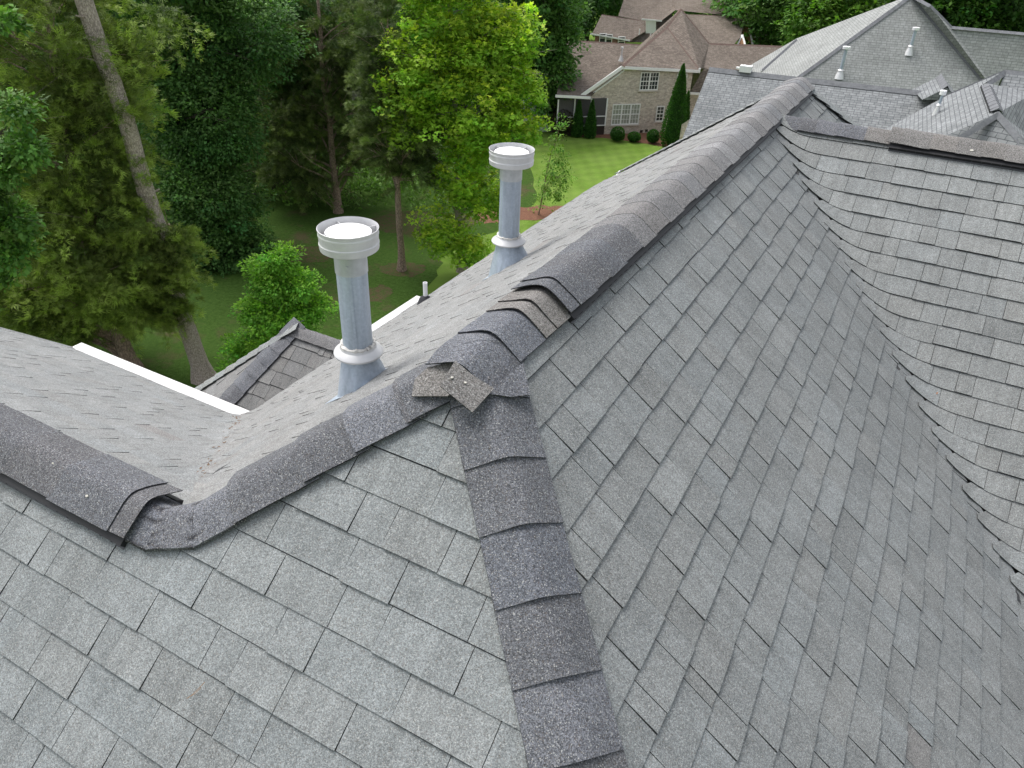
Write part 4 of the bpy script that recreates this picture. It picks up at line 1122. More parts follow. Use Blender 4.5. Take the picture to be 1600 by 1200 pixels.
gr_ = MB(); gr_.box((v0_ + v1_) / 2 + Z_ * 0.02 + sd_ * 0.17 - Z_ * 0.08, e_, sd_, Z_, (v1_ - v0_).length * 0.42, 0.02, 0.04); gr_.build('vent_grille', M_black, rvo)
# small dormer above the front ridge
da, db = at_z(1470, 118, CZ - 6.0), at_z(1480, 137, CZ - 6.0)
dd_ = (db - da).normalized(); ds_ = V3((-dd_.y, dd_.x, 0)); ds_ = ds_ if ds_.x < 0 else -ds_
f6 = MB(); face(f6, [da, db, lf(db, ds_, 0.8), lf(da, ds_, 1.0)]); face(f6, [da, lf(da, -ds_, 0.6), lf(db, -ds_, 0.6), db]); face(f6, [db, lf(db, ds_, 0.8), lf(db, -ds_, 0.6)]); f6.build('dormer_roof', M_gray1, gh)
hipstrip(k1, da, db, 0.16, 0.09)
k1.build('ridge_cap', M_graycap, gh)
def far_flue(x, y, P, n, h, r, par):
    q = at_plane(x, y, P, n); m = MB(); m.lathe(q, [(r, -0.1), (r, h)], 16); o = m.build('flue', M_galv, par, smooth=True)
    m = MB(); m.lathe(q + Z_ * h, [(r, 0), (r * 2.2, 0.02), (r * 2.3, 0.16), (r * 1.9, 0.17), (0, 0.17)], 18); m.build('flue_cap', M_whitecap, o)
    m = MB(); m.lathe(q, [(r * 3.1, -0.22), (r * 1.3, 0.28), (r * 2.0, 0.27), (r * 1.0, 0.34)], 16); m.build('flashing_cone', M_alu, o)
nbig = basis([V3(), Br2 - Bl2, A0 - Bl2])[0]
far_flue(1312, 117, A0, nbig, 1.45, 0.10, gh); far_flue(1421, 80, A0, nbig, 1.15, 0.09, gh)
nwing = basis([V3(), v1_ - v0_, lf(v0_, sd_, 1) - v0_])[0]
far_flue(1463, 177, v0_, nwing, 0.62, 0.048, gh)
sk = MB(); q_ = ra + dr_ * 1.75 + Z_ * 0.2; sk.box(q_, dr_, fo, Z_, 0.28, 0.2, 0.14); sk.box(q_ - dr_ * 0.36, dr_, fo, Z_, 0.10, 0.1, 0.04); sk.build('roof_hood', M_white, gh)
sk = MB(); q_ = sil[0] - X_ * 0.1; sk.box(q_, X_, Y_, Z_, 0.06, 0.1, 0.22); sk.build('gutter_end', M_white, gh)
gw = MB()
def wallp(a, b_, zt_): face(gw, [V3((a[0], a[1], 0)), V3((b_[0], b_[1], 0)), V3((b_[0], b_[1], zt_)), V3((a[0], a[1], zt_))], wall=True)
fa, fb = ra + fo * 6.1, rb + fo * 6.1; zw = ra.z - 6.5 * sl_ + 0.1
wallp(fa + dr_ * 0.4, fb, zw); 
face(gw, [V3((*(fa + dr_ * .4).xy, 0)), V3((*(ra + dr_ * .4 - fo * 3.6).xy, 0)), V3((*(ra + dr_ * .4 - fo * 3.6).xy, ra.z - 3.6 * sl_ - .1)), ra + dr_ * .4 - Z_ * 0.15, V3((*(fa + dr_ * .4).xy, zw))], wall=True)
wallp(fb, (fb.x + 9, fb.y, 0), zw); wallp((-12.5, 44, 0), (-12.5, 62, 0), 4.5); wallp((-12.5, 44, 0), (-6, 44, 0), 4.5); wallp((-12.5, 62, 0), (12, 62, 0), 4.5)
gw.build('wall', M_brick, gh)

# ================================================================== vegetation
def np_mesh(name, verts, faces4, cols, material, parent):
    me = bpy.data.meshes.new(name); nv = len(verts); nf = len(faces4)
    me.vertices.add(nv); me.vertices.foreach_set('co', np.ascontiguousarray(verts, dtype=np.float32).ravel())
    me.loops.add(nf * 4); me.loops.foreach_set('vertex_index', np.ascontiguousarray(faces4, dtype=np.int32).ravel())
    me.polygons.add(nf); me.polygons.foreach_set('loop_start', np.arange(0, nf * 4, 4, dtype=np.int32)); me.polygons.foreach_set('loop_total', np.full(nf, 4, dtype=np.int32))
    me.update(calc_edges=True)
    ca = me.color_attributes.new('col', 'FLOAT_COLOR', 'POINT')
    a = np.ones((nv, 4), dtype=np.float32); a[:, :3] = cols; ca.data.foreach_set('color', a.ravel())
    return link_mesh(name, me, material, parent)
def unit(a): return a / np.maximum(np.linalg.norm(a, axis=1, keepdims=True), 1e-6)
def kites(c, d, s, L_, W_, curl=0.0):
    """c centres of leaf bases, d direction, s side vector, lengths, widths -> (n,4,3)"""
    L_ = L_[:, None]; W_ = W_[:, None]
    mid = c + d * L_ * 0.45
    n = np.cross(d, s)
    return np.stack([c, mid + s * W_ * 0.5 + n * curl * L_, c + d * L_, mid - s * W_ * 0.5 + n * curl * L_], axis=1)
def rand_unit(n): return unit(rs.normal(size=(n, 3)))
def crown(name, parent, lobes, style, col, n_clump, leaves, leafsize, material=None, colvar=0.16, fill=0.5, clump_r=0.45, flat=0.55, tipcol=None, tip=0.4):
    """lobes: list of (centre, (rx,ry,rz)). Clumps are scattered over the lobes, leaves over the clumps"""
    vol = np.array([a[1][0] * a[1][1] * a[1][2] for a in lobes]) ** 0.75; vol /= vol.sum()
    pick = rs.choice(len(lobes), n_clump, p=vol)
    cen = np.array([list(a[0]) for a in lobes])[pick]; rad = np.array([a[1] for a in lobes])[pick]
    u = rand_unit(n_clump); r = rs.uniform(fill, 1.0, n_clump) ** 0.6
    cc = cen + u * rad * r[:, None]
    cc += rs.normal(size=cc.shape) * clump_r * 0.25
    cc[:, 2] = np.maximum(cc[:, 2], 0.3)
    cr = clump_r * rs.uniform(0.55, 1.35, n_clump)
    ctone = rs.normal(0, colvar, n_clump); chue = rs.normal(0, 0.05, n_clump)
    if style == 'broad' or style == 'star':
        N = n_clump * leaves; idx = np.repeat(np.arange(n_clump), leaves)
        lu = rand_unit(N); rr = rs.uniform(0.25, 1, N) ** 0.5
        off = lu * (cr[idx] * rr)[:, None]; off[:, 2] *= flat
        # umbrella shape: edges droop
        hr = np.hypot(off[:, 0], off[:, 1]); off[:, 2] -= 0.35 * hr ** 2 / np.maximum(cr[idx], 1e-3)
        c = cc[idx] + off
        out = unit(off * np.array([1, 1, 0.4]) + u[idx] * 0.3)
        d = unit(out + rs.normal(size=(N, 3)) * 0.5 + np.array([0, 0, -0.25]))
        nrm = unit(np.array([0, 0, 1.0]) + rs.normal(size=(N, 3)) * 0.45 + out * 0.3)
        s = unit(np.cross(d, nrm)); sz = leafsize * rs.uniform(0.45, 1.45, N)
        tone = 1 + ctone[idx] + rs.normal(0, 0.14, N)
        base = np.array(col)[None, :] * tone[:, None]
        base[:, 0] *= 1 + chue[idx] * 2; base[:, 2] *= 1 - chue[idx]
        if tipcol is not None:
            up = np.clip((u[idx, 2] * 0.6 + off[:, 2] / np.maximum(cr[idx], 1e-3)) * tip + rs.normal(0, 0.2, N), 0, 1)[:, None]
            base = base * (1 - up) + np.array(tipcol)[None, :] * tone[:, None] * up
        base = np.clip(base, 0.004, 0.9)
        if style == 'broad':
            q = kites(c, d, s, sz, sz * 0.62, 0.06); cols = np.repeat(base, 4, axis=0)
            V = q.reshape(-1, 3)
        else:
            qs = []
            for ang in (-1.1, 0.0, 1.1):
                dd = d * math.cos(ang) + s * math.sin(ang); ss = s * math.cos(ang) - d * math.sin(ang)
                qs.append(kites(c, dd, ss, sz * (0.62 if ang == 0 else 0.55), sz * 0.30, 0.03))
            V = np.concatenate([q.reshape(-1, 3) for q in qs]); cols = np.concatenate([np.repeat(base, 4, axis=0)] * 3)
    elif style == 'cedar':
        # feathery sprays: each clump is a drooping bough made of thin plumes
        N = n_clump * leaves; idx = np.repeat(np.arange(n_clump), leaves)
        outd = unit(u * np.array([1, 1, 0.25]) + rs.normal(size=(n_clump, 3)) * 0.35)
        t = rs.uniform(-0.6, 1.0, N)
        side = unit(np.cross(outd, np.array([0, 0, 1.0])[None, :]))
        c = cc[idx] + outd[idx] * (t * cr[idx] * 1.25)[:, None] + side[idx] * (rs.normal(0, 0.38, N) * cr[idx] * (1.1 - np.abs(t)))[:, None]
        c[:, 2] += -0.35 * np.maximum(t, 0) ** 2 * cr[idx] + rs.normal(0, 0.11, N) * cr[idx]
        d = unit(outd[idx] + side[idx] * rs.normal(0, 0.6, N)[:, None] + np.array([0, 0, 0.15]) + rs.normal(size=(N, 3)) * 0.35)
        s = unit(np.cross(d, rand_unit(N))); sz = leafsize * rs.uniform(0.4, 1.5, N)
        tone = 1 + ctone[idx] + rs.normal(0, 0.12, N) + 0.22 * t
        base = np.array(col)[None, :] * tone[:, None]
        base[:, 0] *= 1 + chue[idx] * 1.5
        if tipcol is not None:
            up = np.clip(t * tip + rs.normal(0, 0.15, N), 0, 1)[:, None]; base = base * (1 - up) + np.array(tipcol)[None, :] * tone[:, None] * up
        base = np.clip(base, 0.003, 0.9)
        qs = []
        for ang, l_ in ((-0.5, 0.75), (0.0, 1.0), (0.5, 0.75)):
            dd = d * math.cos(ang) + s * math.sin(ang); ss = s * math.cos(ang) - d * math.sin(ang)
            qs.append(kites(c, dd, ss, sz * l_, sz * 0.085, 0.0))
        V = np.concatenate([q.reshape(-1, 3) for q in qs]); cols = np.concatenate([np.repeat(base, 4, axis=0)] * 3)
    F_ = np.arange(len(V)).reshape(-1, 4)
    o = np_mesh('crown', V, F_, cols, material, parent)
    return o, cc
def branches(mb, trunk_pts, targets, r0, n=40, droop=0.0):
    """limbs from the trunk to crown points"""
    tz = np.array([p.z for p in trunk_pts])
    for k in range(n):
        T = V3(targets[rs.randint(len(targets))])
        best = None
        zz = T.z - rs.uniform(0.3, 2.0)
        i = int(np.clip(np.searchsorted(tz, zz), 1, len(trunk_pts) - 1))
        a, b_ = trunk_pts[i - 1], trunk_pts[i]; f = min(max((zz - a.z) / max(b_.z - a.z, 1e-3), 0), 1)
        S_ = a.lerp(b_, f)
        mid = S_.lerp(T, 0.5) + V3((rnd.gauss(0, .15), rnd.gauss(0, .15), rnd.gauss(0, .15) + 0.1 - droop))
        r = r0 * rs.uniform(0.5, 1.0) * (1 - 0.6 * S_.z / max(tz[-1], 1))
        mb.tube([S_, S_.lerp(mid, 0.5) + V3((0, 0, 0.05)), mid, T], [r, r * 0.75, r * 0.5, r * 0.15], 5, cap=False)
        for q in range(2):
            E_ = T + V3((rnd.gauss(0, .5), rnd.gauss(0, .5), rnd.gauss(0, .3))); mb.tube([mid, mid.lerp(E_, 0.6) + V3((0, 0, 0.08)), E_], [r * 0.4, r * 0.25, r * 0.08], 4, cap=False)
def tree(name, base, trunk_px, r0, label, cat, lobes_px, style, col, n_clump, leaves, leafsize, group=None, bark=None, extra_top=0.0, nb=30, top_r=0.25, stubs=0, **kw):
    """base: ground point; trunk_px: picture points up the trunk; lobes_px: (x, y, dy metres nearer(-)/farther(+), radius px tuple)"""
    base = V3(base); root = empty(name, base, label, cat, group)
    pts = [base] + [trunk_pt(base, x, y) for x, y in trunk_px]
    if extra_top: pts.append(pts[-1] + (pts[-1] - pts[-2]).normalized() * extra_top)
    # resample
    full = []
    for i in range(len(pts) - 1):
        k = max(2, int((pts[i + 1] - pts[i]).length / 0.5))
        for j in range(k): full.append(pts[i].lerp(pts[i + 1], j / k))
    full.append(pts[-1])
    H_ = pts[-1].z - base.z
    rad = [r0 * (1 - (1 - top_r) * (p.z - base.z) / H_) * (1 + 0.55 * math.exp(-(p.z - base.z) / 0.35)) for p in full]
    tm = MB(); tm.tube([p + V3((0.03 * math.sin(i * 0.9), 0.03 * math.cos(i * 0.7), 0)) for i, p in enumerate(full)], rad, 12, jit=0.06)
    lobes = []
    view = V3((cam_f.x, cam_f.y, 0)).normalized()
    for (x, y, dz, rx, ry) in lobes_px:
        P = trunk_pt(base, x, y) + view * dz
        dep = (P - V3((0, 0, CZ))).dot(cam_f); k = dep / FPX
        lobes.append((P, (rx * k, rx * k, ry * k * 1.1)))
    cr_, cc = crown(name, root, lobes, style, col, n_clump, leaves, leafsize, **kw)
    branches(tm, full, cc, r0 * 0.42, nb)
    for k in range(stubs):
        i = rs.randint(len(full) // 3, len(full)); a = rs.uniform(0, 6.28); q = V3((math.cos(a), math.sin(a), 0.25)); tm.tube([full[i], full[i] + q * (rad[i] + rnd.uniform(.05, .3))], [0.05, 0.02], 6)
    tm.build('trunk', bark or M_darkbark, root, smooth=True)
    return root
G_ = ground
# leaning pine: bare scaly trunk in front of the olive cedar; its crown is above the picture
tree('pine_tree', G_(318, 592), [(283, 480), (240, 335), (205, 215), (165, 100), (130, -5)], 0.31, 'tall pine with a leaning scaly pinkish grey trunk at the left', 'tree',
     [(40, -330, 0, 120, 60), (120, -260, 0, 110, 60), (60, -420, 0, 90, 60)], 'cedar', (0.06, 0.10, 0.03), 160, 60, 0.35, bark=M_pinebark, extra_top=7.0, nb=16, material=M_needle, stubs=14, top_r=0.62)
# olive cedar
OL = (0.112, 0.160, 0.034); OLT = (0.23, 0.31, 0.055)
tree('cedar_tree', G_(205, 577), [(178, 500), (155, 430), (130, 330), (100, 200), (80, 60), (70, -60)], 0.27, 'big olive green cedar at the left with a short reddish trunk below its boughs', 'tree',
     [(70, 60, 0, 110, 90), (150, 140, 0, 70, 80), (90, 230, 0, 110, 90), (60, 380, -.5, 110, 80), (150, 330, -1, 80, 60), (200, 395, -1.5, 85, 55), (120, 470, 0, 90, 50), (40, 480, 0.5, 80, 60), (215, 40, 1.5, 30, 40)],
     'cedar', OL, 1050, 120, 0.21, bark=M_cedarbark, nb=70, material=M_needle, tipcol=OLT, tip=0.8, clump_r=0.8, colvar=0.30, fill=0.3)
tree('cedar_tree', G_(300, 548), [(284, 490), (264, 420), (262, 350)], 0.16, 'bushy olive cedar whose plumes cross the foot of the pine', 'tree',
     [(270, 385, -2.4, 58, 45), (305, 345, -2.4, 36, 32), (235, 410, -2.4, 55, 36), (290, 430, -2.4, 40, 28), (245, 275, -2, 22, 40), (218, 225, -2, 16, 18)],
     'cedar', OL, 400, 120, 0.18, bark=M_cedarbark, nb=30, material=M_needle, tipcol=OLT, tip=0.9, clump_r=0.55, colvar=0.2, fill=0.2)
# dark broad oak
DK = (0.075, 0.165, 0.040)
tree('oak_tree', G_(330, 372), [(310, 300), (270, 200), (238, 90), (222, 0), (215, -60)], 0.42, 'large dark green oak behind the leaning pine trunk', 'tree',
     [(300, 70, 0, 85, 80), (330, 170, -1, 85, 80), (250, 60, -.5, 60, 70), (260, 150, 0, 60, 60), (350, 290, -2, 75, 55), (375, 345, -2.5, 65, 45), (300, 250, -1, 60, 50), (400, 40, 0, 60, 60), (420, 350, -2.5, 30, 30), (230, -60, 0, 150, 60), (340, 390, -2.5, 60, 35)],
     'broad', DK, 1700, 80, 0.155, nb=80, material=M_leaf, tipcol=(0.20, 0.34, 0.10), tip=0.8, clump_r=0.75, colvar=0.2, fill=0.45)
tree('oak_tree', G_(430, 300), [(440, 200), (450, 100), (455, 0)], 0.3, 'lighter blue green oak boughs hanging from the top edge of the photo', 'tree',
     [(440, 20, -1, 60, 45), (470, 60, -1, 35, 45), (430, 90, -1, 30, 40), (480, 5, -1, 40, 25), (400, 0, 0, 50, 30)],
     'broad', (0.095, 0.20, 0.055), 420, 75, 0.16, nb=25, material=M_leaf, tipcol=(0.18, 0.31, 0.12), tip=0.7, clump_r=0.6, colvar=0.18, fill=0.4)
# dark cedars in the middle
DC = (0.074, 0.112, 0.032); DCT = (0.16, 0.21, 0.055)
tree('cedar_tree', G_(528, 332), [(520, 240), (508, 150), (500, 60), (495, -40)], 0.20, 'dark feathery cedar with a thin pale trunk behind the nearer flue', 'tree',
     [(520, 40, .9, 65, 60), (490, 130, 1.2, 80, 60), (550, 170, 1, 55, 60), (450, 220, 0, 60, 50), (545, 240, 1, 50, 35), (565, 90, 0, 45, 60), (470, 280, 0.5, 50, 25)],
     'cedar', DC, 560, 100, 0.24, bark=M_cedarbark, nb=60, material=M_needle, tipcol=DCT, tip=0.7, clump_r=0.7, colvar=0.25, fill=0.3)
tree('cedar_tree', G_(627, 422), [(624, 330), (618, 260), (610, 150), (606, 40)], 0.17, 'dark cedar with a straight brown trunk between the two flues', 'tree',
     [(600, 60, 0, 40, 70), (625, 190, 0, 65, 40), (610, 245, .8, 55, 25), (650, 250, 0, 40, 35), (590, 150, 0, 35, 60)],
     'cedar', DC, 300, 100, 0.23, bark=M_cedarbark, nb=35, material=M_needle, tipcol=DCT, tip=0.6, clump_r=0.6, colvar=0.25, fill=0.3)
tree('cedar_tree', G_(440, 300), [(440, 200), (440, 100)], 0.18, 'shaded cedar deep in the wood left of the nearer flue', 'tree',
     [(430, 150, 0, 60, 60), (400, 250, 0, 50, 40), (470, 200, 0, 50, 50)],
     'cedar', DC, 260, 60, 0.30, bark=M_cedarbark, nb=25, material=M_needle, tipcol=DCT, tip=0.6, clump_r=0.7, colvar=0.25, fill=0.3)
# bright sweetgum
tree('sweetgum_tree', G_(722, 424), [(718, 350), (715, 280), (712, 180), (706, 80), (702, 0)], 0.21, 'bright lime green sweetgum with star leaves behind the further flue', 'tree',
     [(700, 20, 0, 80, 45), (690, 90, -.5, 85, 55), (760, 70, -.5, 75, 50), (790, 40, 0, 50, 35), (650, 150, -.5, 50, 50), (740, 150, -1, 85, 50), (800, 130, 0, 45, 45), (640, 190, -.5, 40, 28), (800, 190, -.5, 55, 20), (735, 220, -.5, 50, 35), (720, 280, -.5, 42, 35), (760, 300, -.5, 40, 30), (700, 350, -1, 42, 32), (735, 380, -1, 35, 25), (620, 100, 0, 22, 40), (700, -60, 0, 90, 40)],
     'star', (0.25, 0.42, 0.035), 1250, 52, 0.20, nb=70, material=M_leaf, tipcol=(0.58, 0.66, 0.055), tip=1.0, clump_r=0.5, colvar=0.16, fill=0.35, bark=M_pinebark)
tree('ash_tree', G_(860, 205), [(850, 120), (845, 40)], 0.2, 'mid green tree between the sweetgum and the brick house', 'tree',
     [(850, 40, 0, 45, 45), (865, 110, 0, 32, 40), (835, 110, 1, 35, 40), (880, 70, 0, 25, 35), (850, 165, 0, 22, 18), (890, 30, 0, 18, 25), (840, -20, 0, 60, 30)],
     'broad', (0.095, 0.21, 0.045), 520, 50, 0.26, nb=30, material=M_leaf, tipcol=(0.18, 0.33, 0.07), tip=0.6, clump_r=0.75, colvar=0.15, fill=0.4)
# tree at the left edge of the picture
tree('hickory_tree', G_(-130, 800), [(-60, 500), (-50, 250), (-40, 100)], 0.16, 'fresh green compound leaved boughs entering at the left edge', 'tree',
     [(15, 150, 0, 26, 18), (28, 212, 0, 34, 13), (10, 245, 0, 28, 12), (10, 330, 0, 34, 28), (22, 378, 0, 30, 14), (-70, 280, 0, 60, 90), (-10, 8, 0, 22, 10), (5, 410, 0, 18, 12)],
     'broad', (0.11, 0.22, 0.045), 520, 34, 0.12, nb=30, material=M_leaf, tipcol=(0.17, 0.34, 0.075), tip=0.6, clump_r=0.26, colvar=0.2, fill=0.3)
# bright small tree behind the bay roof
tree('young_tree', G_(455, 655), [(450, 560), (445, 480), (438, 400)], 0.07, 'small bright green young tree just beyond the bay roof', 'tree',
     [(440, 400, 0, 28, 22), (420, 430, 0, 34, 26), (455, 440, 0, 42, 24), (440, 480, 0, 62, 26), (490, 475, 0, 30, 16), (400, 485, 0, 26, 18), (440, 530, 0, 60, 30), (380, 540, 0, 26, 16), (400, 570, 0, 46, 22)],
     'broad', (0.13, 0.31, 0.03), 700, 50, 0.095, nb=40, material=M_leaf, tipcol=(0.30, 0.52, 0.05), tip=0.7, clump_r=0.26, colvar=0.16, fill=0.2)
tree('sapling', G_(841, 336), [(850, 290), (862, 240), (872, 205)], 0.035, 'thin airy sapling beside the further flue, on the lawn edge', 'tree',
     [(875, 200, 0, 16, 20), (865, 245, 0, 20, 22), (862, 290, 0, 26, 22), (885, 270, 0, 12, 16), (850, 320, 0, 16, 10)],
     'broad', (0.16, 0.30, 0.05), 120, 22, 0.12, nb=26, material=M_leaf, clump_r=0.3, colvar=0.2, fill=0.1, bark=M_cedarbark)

def cone_shrub(name, base, hpx, wpx, label, cat, col, tip, n, style='broad', group=None, cone=True, squash=1.0):
    base = V3(base); dep = (base - V3((0, 0, CZ))).dot(cam_f); k = dep / FPX; h = hpx * k * 1.17; w = wpx * k / 2
    root = empty(name, base, label, cat, group); N = n
    t = rs.uniform(0, 1, N); a = rs.uniform(0, 6.283, N)
    if cone: r = w * np.minimum(1.0, (1 - t) * 1.35) ** 0.8 * (0.8 + 0.2 * np.minimum(t * 8, 1)); z = h * t
    else:
        ph = np.arccos(rs.uniform(-0.75, 1, N)); r = w * np.sin(ph); z = h * 0.46 + h * 0.5 * np.cos(ph)
    r = r * rs.uniform(0.82, 1.05, N) * (1 + 0.07 * np.sin(a * 5 + z * 4))
    c = np.stack([base.x + r * np.cos(a), base.y + r * np.sin(a), base.z + z + 0.05], 1)
    out = np.stack([np.cos(a), np.sin(a), np.full(N, 0.7 if cone else 0.5)], 1)
    d = unit(out + rs.normal(size=(N, 3)) * 0.4); s = unit(np.cross(d, rand_unit(N))); sz = (0.13 if cone else 0.10) * rs.uniform(0.6, 1.3, N)
    tone = 1 + rs.normal(0, 0.2, N) + 0.1 * np.sin(a * 4 + z * 3)
    base_c = np.array(col)[None, :] * tone[:, None]; up = np.clip(rs.normal(0.25, 0.3, N), 0, 1)[:, None]
    base_c = np.clip(base_c * (1 - up) + np.array(tip)[None, :] * up, 0.003, 1)
    V = kites(c - d * 0.05, d, s, sz, sz * 0.5).reshape(-1, 3)
    np_mesh('crown', V, np.arange(len(V)).reshape(-1, 4), np.repeat(base_c, 4, 0), M_leaf, root)
    # dense inside so the wall does not show through, and a stem
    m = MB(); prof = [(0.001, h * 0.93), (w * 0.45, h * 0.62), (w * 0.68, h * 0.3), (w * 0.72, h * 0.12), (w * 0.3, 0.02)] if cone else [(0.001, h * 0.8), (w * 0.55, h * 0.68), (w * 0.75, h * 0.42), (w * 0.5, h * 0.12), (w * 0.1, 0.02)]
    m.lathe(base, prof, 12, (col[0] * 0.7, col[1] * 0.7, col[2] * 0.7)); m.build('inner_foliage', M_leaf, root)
    m = MB(); m.tube([base - Z_ * 0.05, base + Z_ * h * 0.5], [0.05, 0.03], 7); m.build('trunk', M_cedarbark, root)
    return root
AV, AVT = (0.035, 0.11, 0.02), (0.075, 0.19, 0.032)
gA = 'cone shaped arborvitae along the brick house'
cone_shrub('arborvitae', G_(1049, 229), 102, 36, 'tall pointed arborvitae standing right of the ground floor windows', 'shrub', AV, AVT, 9000, group=gA)
cone_shrub('arborvitae', G_(1064, 222), 64, 18, 'slimmer arborvitae tucked behind the tallest one', 'shrub', AV, AVT, 3000, group=gA)
cone_shrub('arborvitae', G_(901, 214), 46, 18, 'arborvitae in front of the middle of the screened porch', 'shrub', AV, AVT, 3200, group=gA)
cone_shrub('arborvitae', G_(921, 216), 48, 18, 'arborvitae in front of the right part of the screened porch', 'shrub', AV, AVT, 3200, group=gA)
cone_shrub('arborvitae', G_(853, 192), 34, 9, 'thin arborvitae by the pale side wall left of the porch', 'shrub', AV, AVT, 1500, group=gA)
cone_shrub('purple_shrub', G_(877, 212), 36, 34, 'rounded dark purplish shrub at the left end of the porch', 'shrub', (0.035, 0.04, 0.018), (0.07, 0.05, 0.03), 3500, cone=False)
gB = 'clipped round shrubs under the brick wall'
cone_shrub('round_shrub', G_(964, 221), 19, 22, 'clipped round shrub under the triple window, largest of three', 'shrub', AV, AVT, 2200, cone=False, group=gB)
cone_shrub('round_shrub', G_(990, 222), 13, 20, 'smallest clipped shrub, between the other two round ones', 'shrub', AV, AVT, 1600, cone=False, group=gB)
cone_shrub('round_shrub', G_(1019, 224), 18, 19, 'clipped round shrub next to the tall arborvitae', 'shrub', AV, AVT, 2000, cone=False, group=gB)
for q in ((1150, 72), (1225, 60)): pass

# trees of the wood and those beyond the houses
def simple_tree(x, yb, h, rr, label, col, tip, n=420, leaves=42, size=0.34, group='trees of the far wood', zoff=0.0, name='broadleaf_tree', cr=1.0, dist=None):
    P = G_(x, yb) if dist is None else None
    if dist is not None:
        d = ray(x, yb); d2 = V3((d.x, d.y, 0)).normalized(); P = V3((d2.x * dist, d2.y * dist, 0))
    root = empty(name, P, label, 'tree', group)
    lobes = []
    for k in range(7):
        a = rnd.uniform(0, 6.28); t = rnd.uniform(0.35, 0.95)
        rad = rr * (1.1 - 0.75 * abs(t - 0.5)) * 0.62
        lobes.append((P + V3((math.cos(a) * rr * 0.5, math.sin(a) * rr * 0.5, h * t)), (rad, rad, rad * 0.85)))
    lobes.append((P + V3((0, 0, h * 0.5)), (rr * 0.8, rr * 0.8, h * 0.38)))
    lobes.append((P + V3((0, 0, h * 0.22)), (rr * 0.8, rr * 0.8, h * 0.16)))
    o, cc = crown(name, root, lobes, 'broad', col, n, leaves, size, material=M_leaf, tipcol=tip, tip=0.6, clump_r=cr, colvar=0.2, fill=0.45)
    tm = MB(); full = [P + V3((0.1 * math.sin(i), 0.1 * math.cos(i * 1.3), h * 0.9 * i / 10)) for i in range(11)]
    tm.tube(full, [0.28 * (1 - 0.85 * i / 10) * (h / 12) for i in range(11)], 8); branches(tm, full, cc, 0.1, 18); tm.build('trunk', M_darkbark, root, smooth=True)
GM, GL, GD = (0.10, 0.21, 0.045), (0.21, 0.36, 0.065), (0.065, 0.15, 0.035)
far = [
 # x, dist, height, radius, colours, label
 (925, 105, 17, 6.5, GD, GM, 'dark tree behind the left wing of the brown roofed house'),
 (1000, 118, 20, 7, GD, GM, 'dark tree above the brown roofs, behind their middle'),
 (1225, 92, 14.5, 6.5, GM, (0.09, 0.17, 0.03), 'dense green tree right of the tan gables'),
 (1290, 100, 17, 7, (0.04, 0.1, 0.02), GM, 'deep green tree above the pale left slope of the grey house'),
 (1330, 84, 14.5, 4.5, (0.09, 0.19, 0.025), (0.17, 0.3, 0.03), 'yellow green tree left of the tall grey hip'),
 (1385, 105, 17, 6.5, GM, GL, 'green tree just behind the tall grey hip'),
 (1470, 95, 17, 7, GM, GL, 'green tree right of the tall grey peak'),
 (1530, 88, 16, 6.5, (0.05, 0.125, 0.02), GL, 'broad green tree above the right ridge of the grey house'),
 (1610, 92, 17, 7.5, (0.045, 0.11, 0.02), GL, 'green tree at the upper right corner'),
 (1130, 125, 21, 8, GM, GL, 'distant tree between the two sets of roofs'),
]
for x, dist, h, rr, c1_, c2_, lab in far:
    simple_tree(x, -60, h, rr, lab, c1_, c2_, n=520, leaves=42, size=0.42, dist=dist, cr=1.15, group='trees beyond the houses')
wood = [
 (-40, 62, 17, 6, GD, GM, 'dark tree deep in the wood at the far left'),
 (60, 58, 16, 6, GM, GL, 'light green tree showing through gaps at the left'),
 (170, 64, 17, 6, GD, GM, 'tree deep in the wood behind the pine'),
 (270, 56, 16, 6, GD, GM, 'dark tree in the wood behind the big oak'),
 (380, 60, 17, 6, (0.09, 0.18, 0.03), GL, 'bright leafy tree glimpsed behind the oak boughs'),
 (470, 66, 18, 6.5, GD, GM, 'tree deep behind the dark cedars'),
 (560, 60, 17, 5.5, GD, GM, 'dark tree filling the gap above the nearer flue'),
 (640, 68, 18, 6, GD, GM, 'dark tree behind the straight brown trunk'),
 (720, 62, 17, 5.5, GD, (0.05, 0.12, 0.03), 'dark tree hidden behind the sweetgum'),
 (800, 78, 19, 7, GM, (0.09, 0.17, 0.03), 'tree behind the gap left of the brick house'),
 (880, 96, 19, 7, GD, GM, 'dark tree behind the porch wing of the brick house'),
]
for x, dist, h, rr, c1_, c2_, lab in wood:
    simple_tree(x, -60, h, rr, lab, c1_, c2_, n=360, leaves=38, size=0.36, dist=dist, cr=1.0)
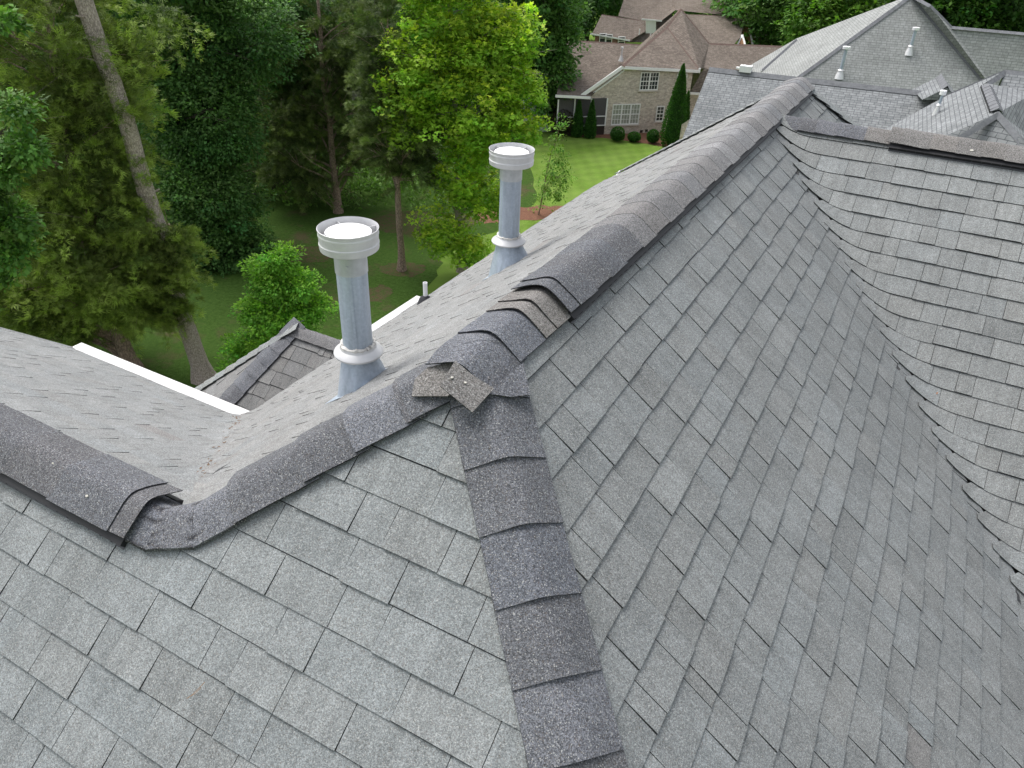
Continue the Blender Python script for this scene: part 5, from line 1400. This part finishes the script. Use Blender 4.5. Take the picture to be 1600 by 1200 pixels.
# far-off wood that reads as one mass
def far_wood():
    N = 2600; ang = rs.uniform(-1.15, 1.25, N); dist = rs.uniform(125, 190, N)
    fx, fy = cam_f.x, cam_f.y; l_ = math.hypot(fx, fy); fx /= l_; fy /= l_
    dx = fx * np.cos(ang) + fy * np.sin(ang); dy = fy * np.cos(ang) - fx * np.sin(ang)
    h = rs.uniform(0.5, 19, N) + 2.5 * np.sin(ang * 21)
    cc = np.stack([dx * dist, dy * dist, np.maximum(h, 0.5)], 1)
    k = 46; idx = np.repeat(np.arange(N), k); M_ = N * k
    off = rand_unit(M_) * (rs.uniform(0.3, 1, M_) ** 0.5 * 3.0)[:, None]; off[:, 2] *= 0.7
    d = rand_unit(M_); s = unit(np.cross(d, rand_unit(M_))); sz = 0.85 * rs.uniform(0.6, 1.3, M_)
    tone = (1 + rs.normal(0, 0.22, N)[idx] + rs.normal(0, 0.15, M_))[:, None]
    V = kites(cc[idx] + off, d, s, sz, sz * 0.6).reshape(-1, 3)
    col = np.clip(np.array([[0.09, 0.19, 0.045]]) * tone, 0.004, 1)
    o = np_mesh('far_wood', V, np.arange(len(V)).reshape(-1, 4), np.repeat(col, 4, 0), M_leaf, None)
    tagit(o, 'distant mass of green woodland behind everything', 'wood', kind='stuff')
far_wood()
# low growth on the wood floor
def undergrowth():
    N = 1500; xs = rs.uniform(-100, 720, N); ys = rs.uniform(60, 330, N)
    cc = []
    for x, y in zip(xs, ys):
        p = G_(x, y); cc.append((p.x, p.y, rs.uniform(0.1, 0.9)))
    cc = np.array(cc); k = 26; idx = np.repeat(np.arange(N), k); M_ = N * k
    off = rand_unit(M_) * (rs.uniform(0.2, 1, M_) ** 0.5 * 0.8)[:, None]; off[:, 2] = np.abs(off[:, 2]) * 0.6
    d = unit(rand_unit(M_) + np.array([0, 0, .5])); s = unit(np.cross(d, rand_unit(M_))); sz = 0.26 * rs.uniform(0.5, 1.3, M_)
    tone = (1 + rs.normal(0, 0.3, N)[idx] + rs.normal(0, 0.15, M_))[:, None]
    V = kites(cc[idx] + off, d, s, sz, sz * 0.5).reshape(-1, 3)
    col = np.clip(np.array([[0.13, 0.235, 0.055]]) * tone, 0.004, 1)  # brightened leaf green stands in for sunlight in a clearing
    o = np_mesh('undergrowth', V, np.arange(len(V)).reshape(-1, 4), np.repeat(col, 4, 0), M_leaf, None)
    tagit(o, 'low leafy undergrowth on the wood floor, coloured as if sunlit', 'undergrowth', kind='stuff')
undergrowth()
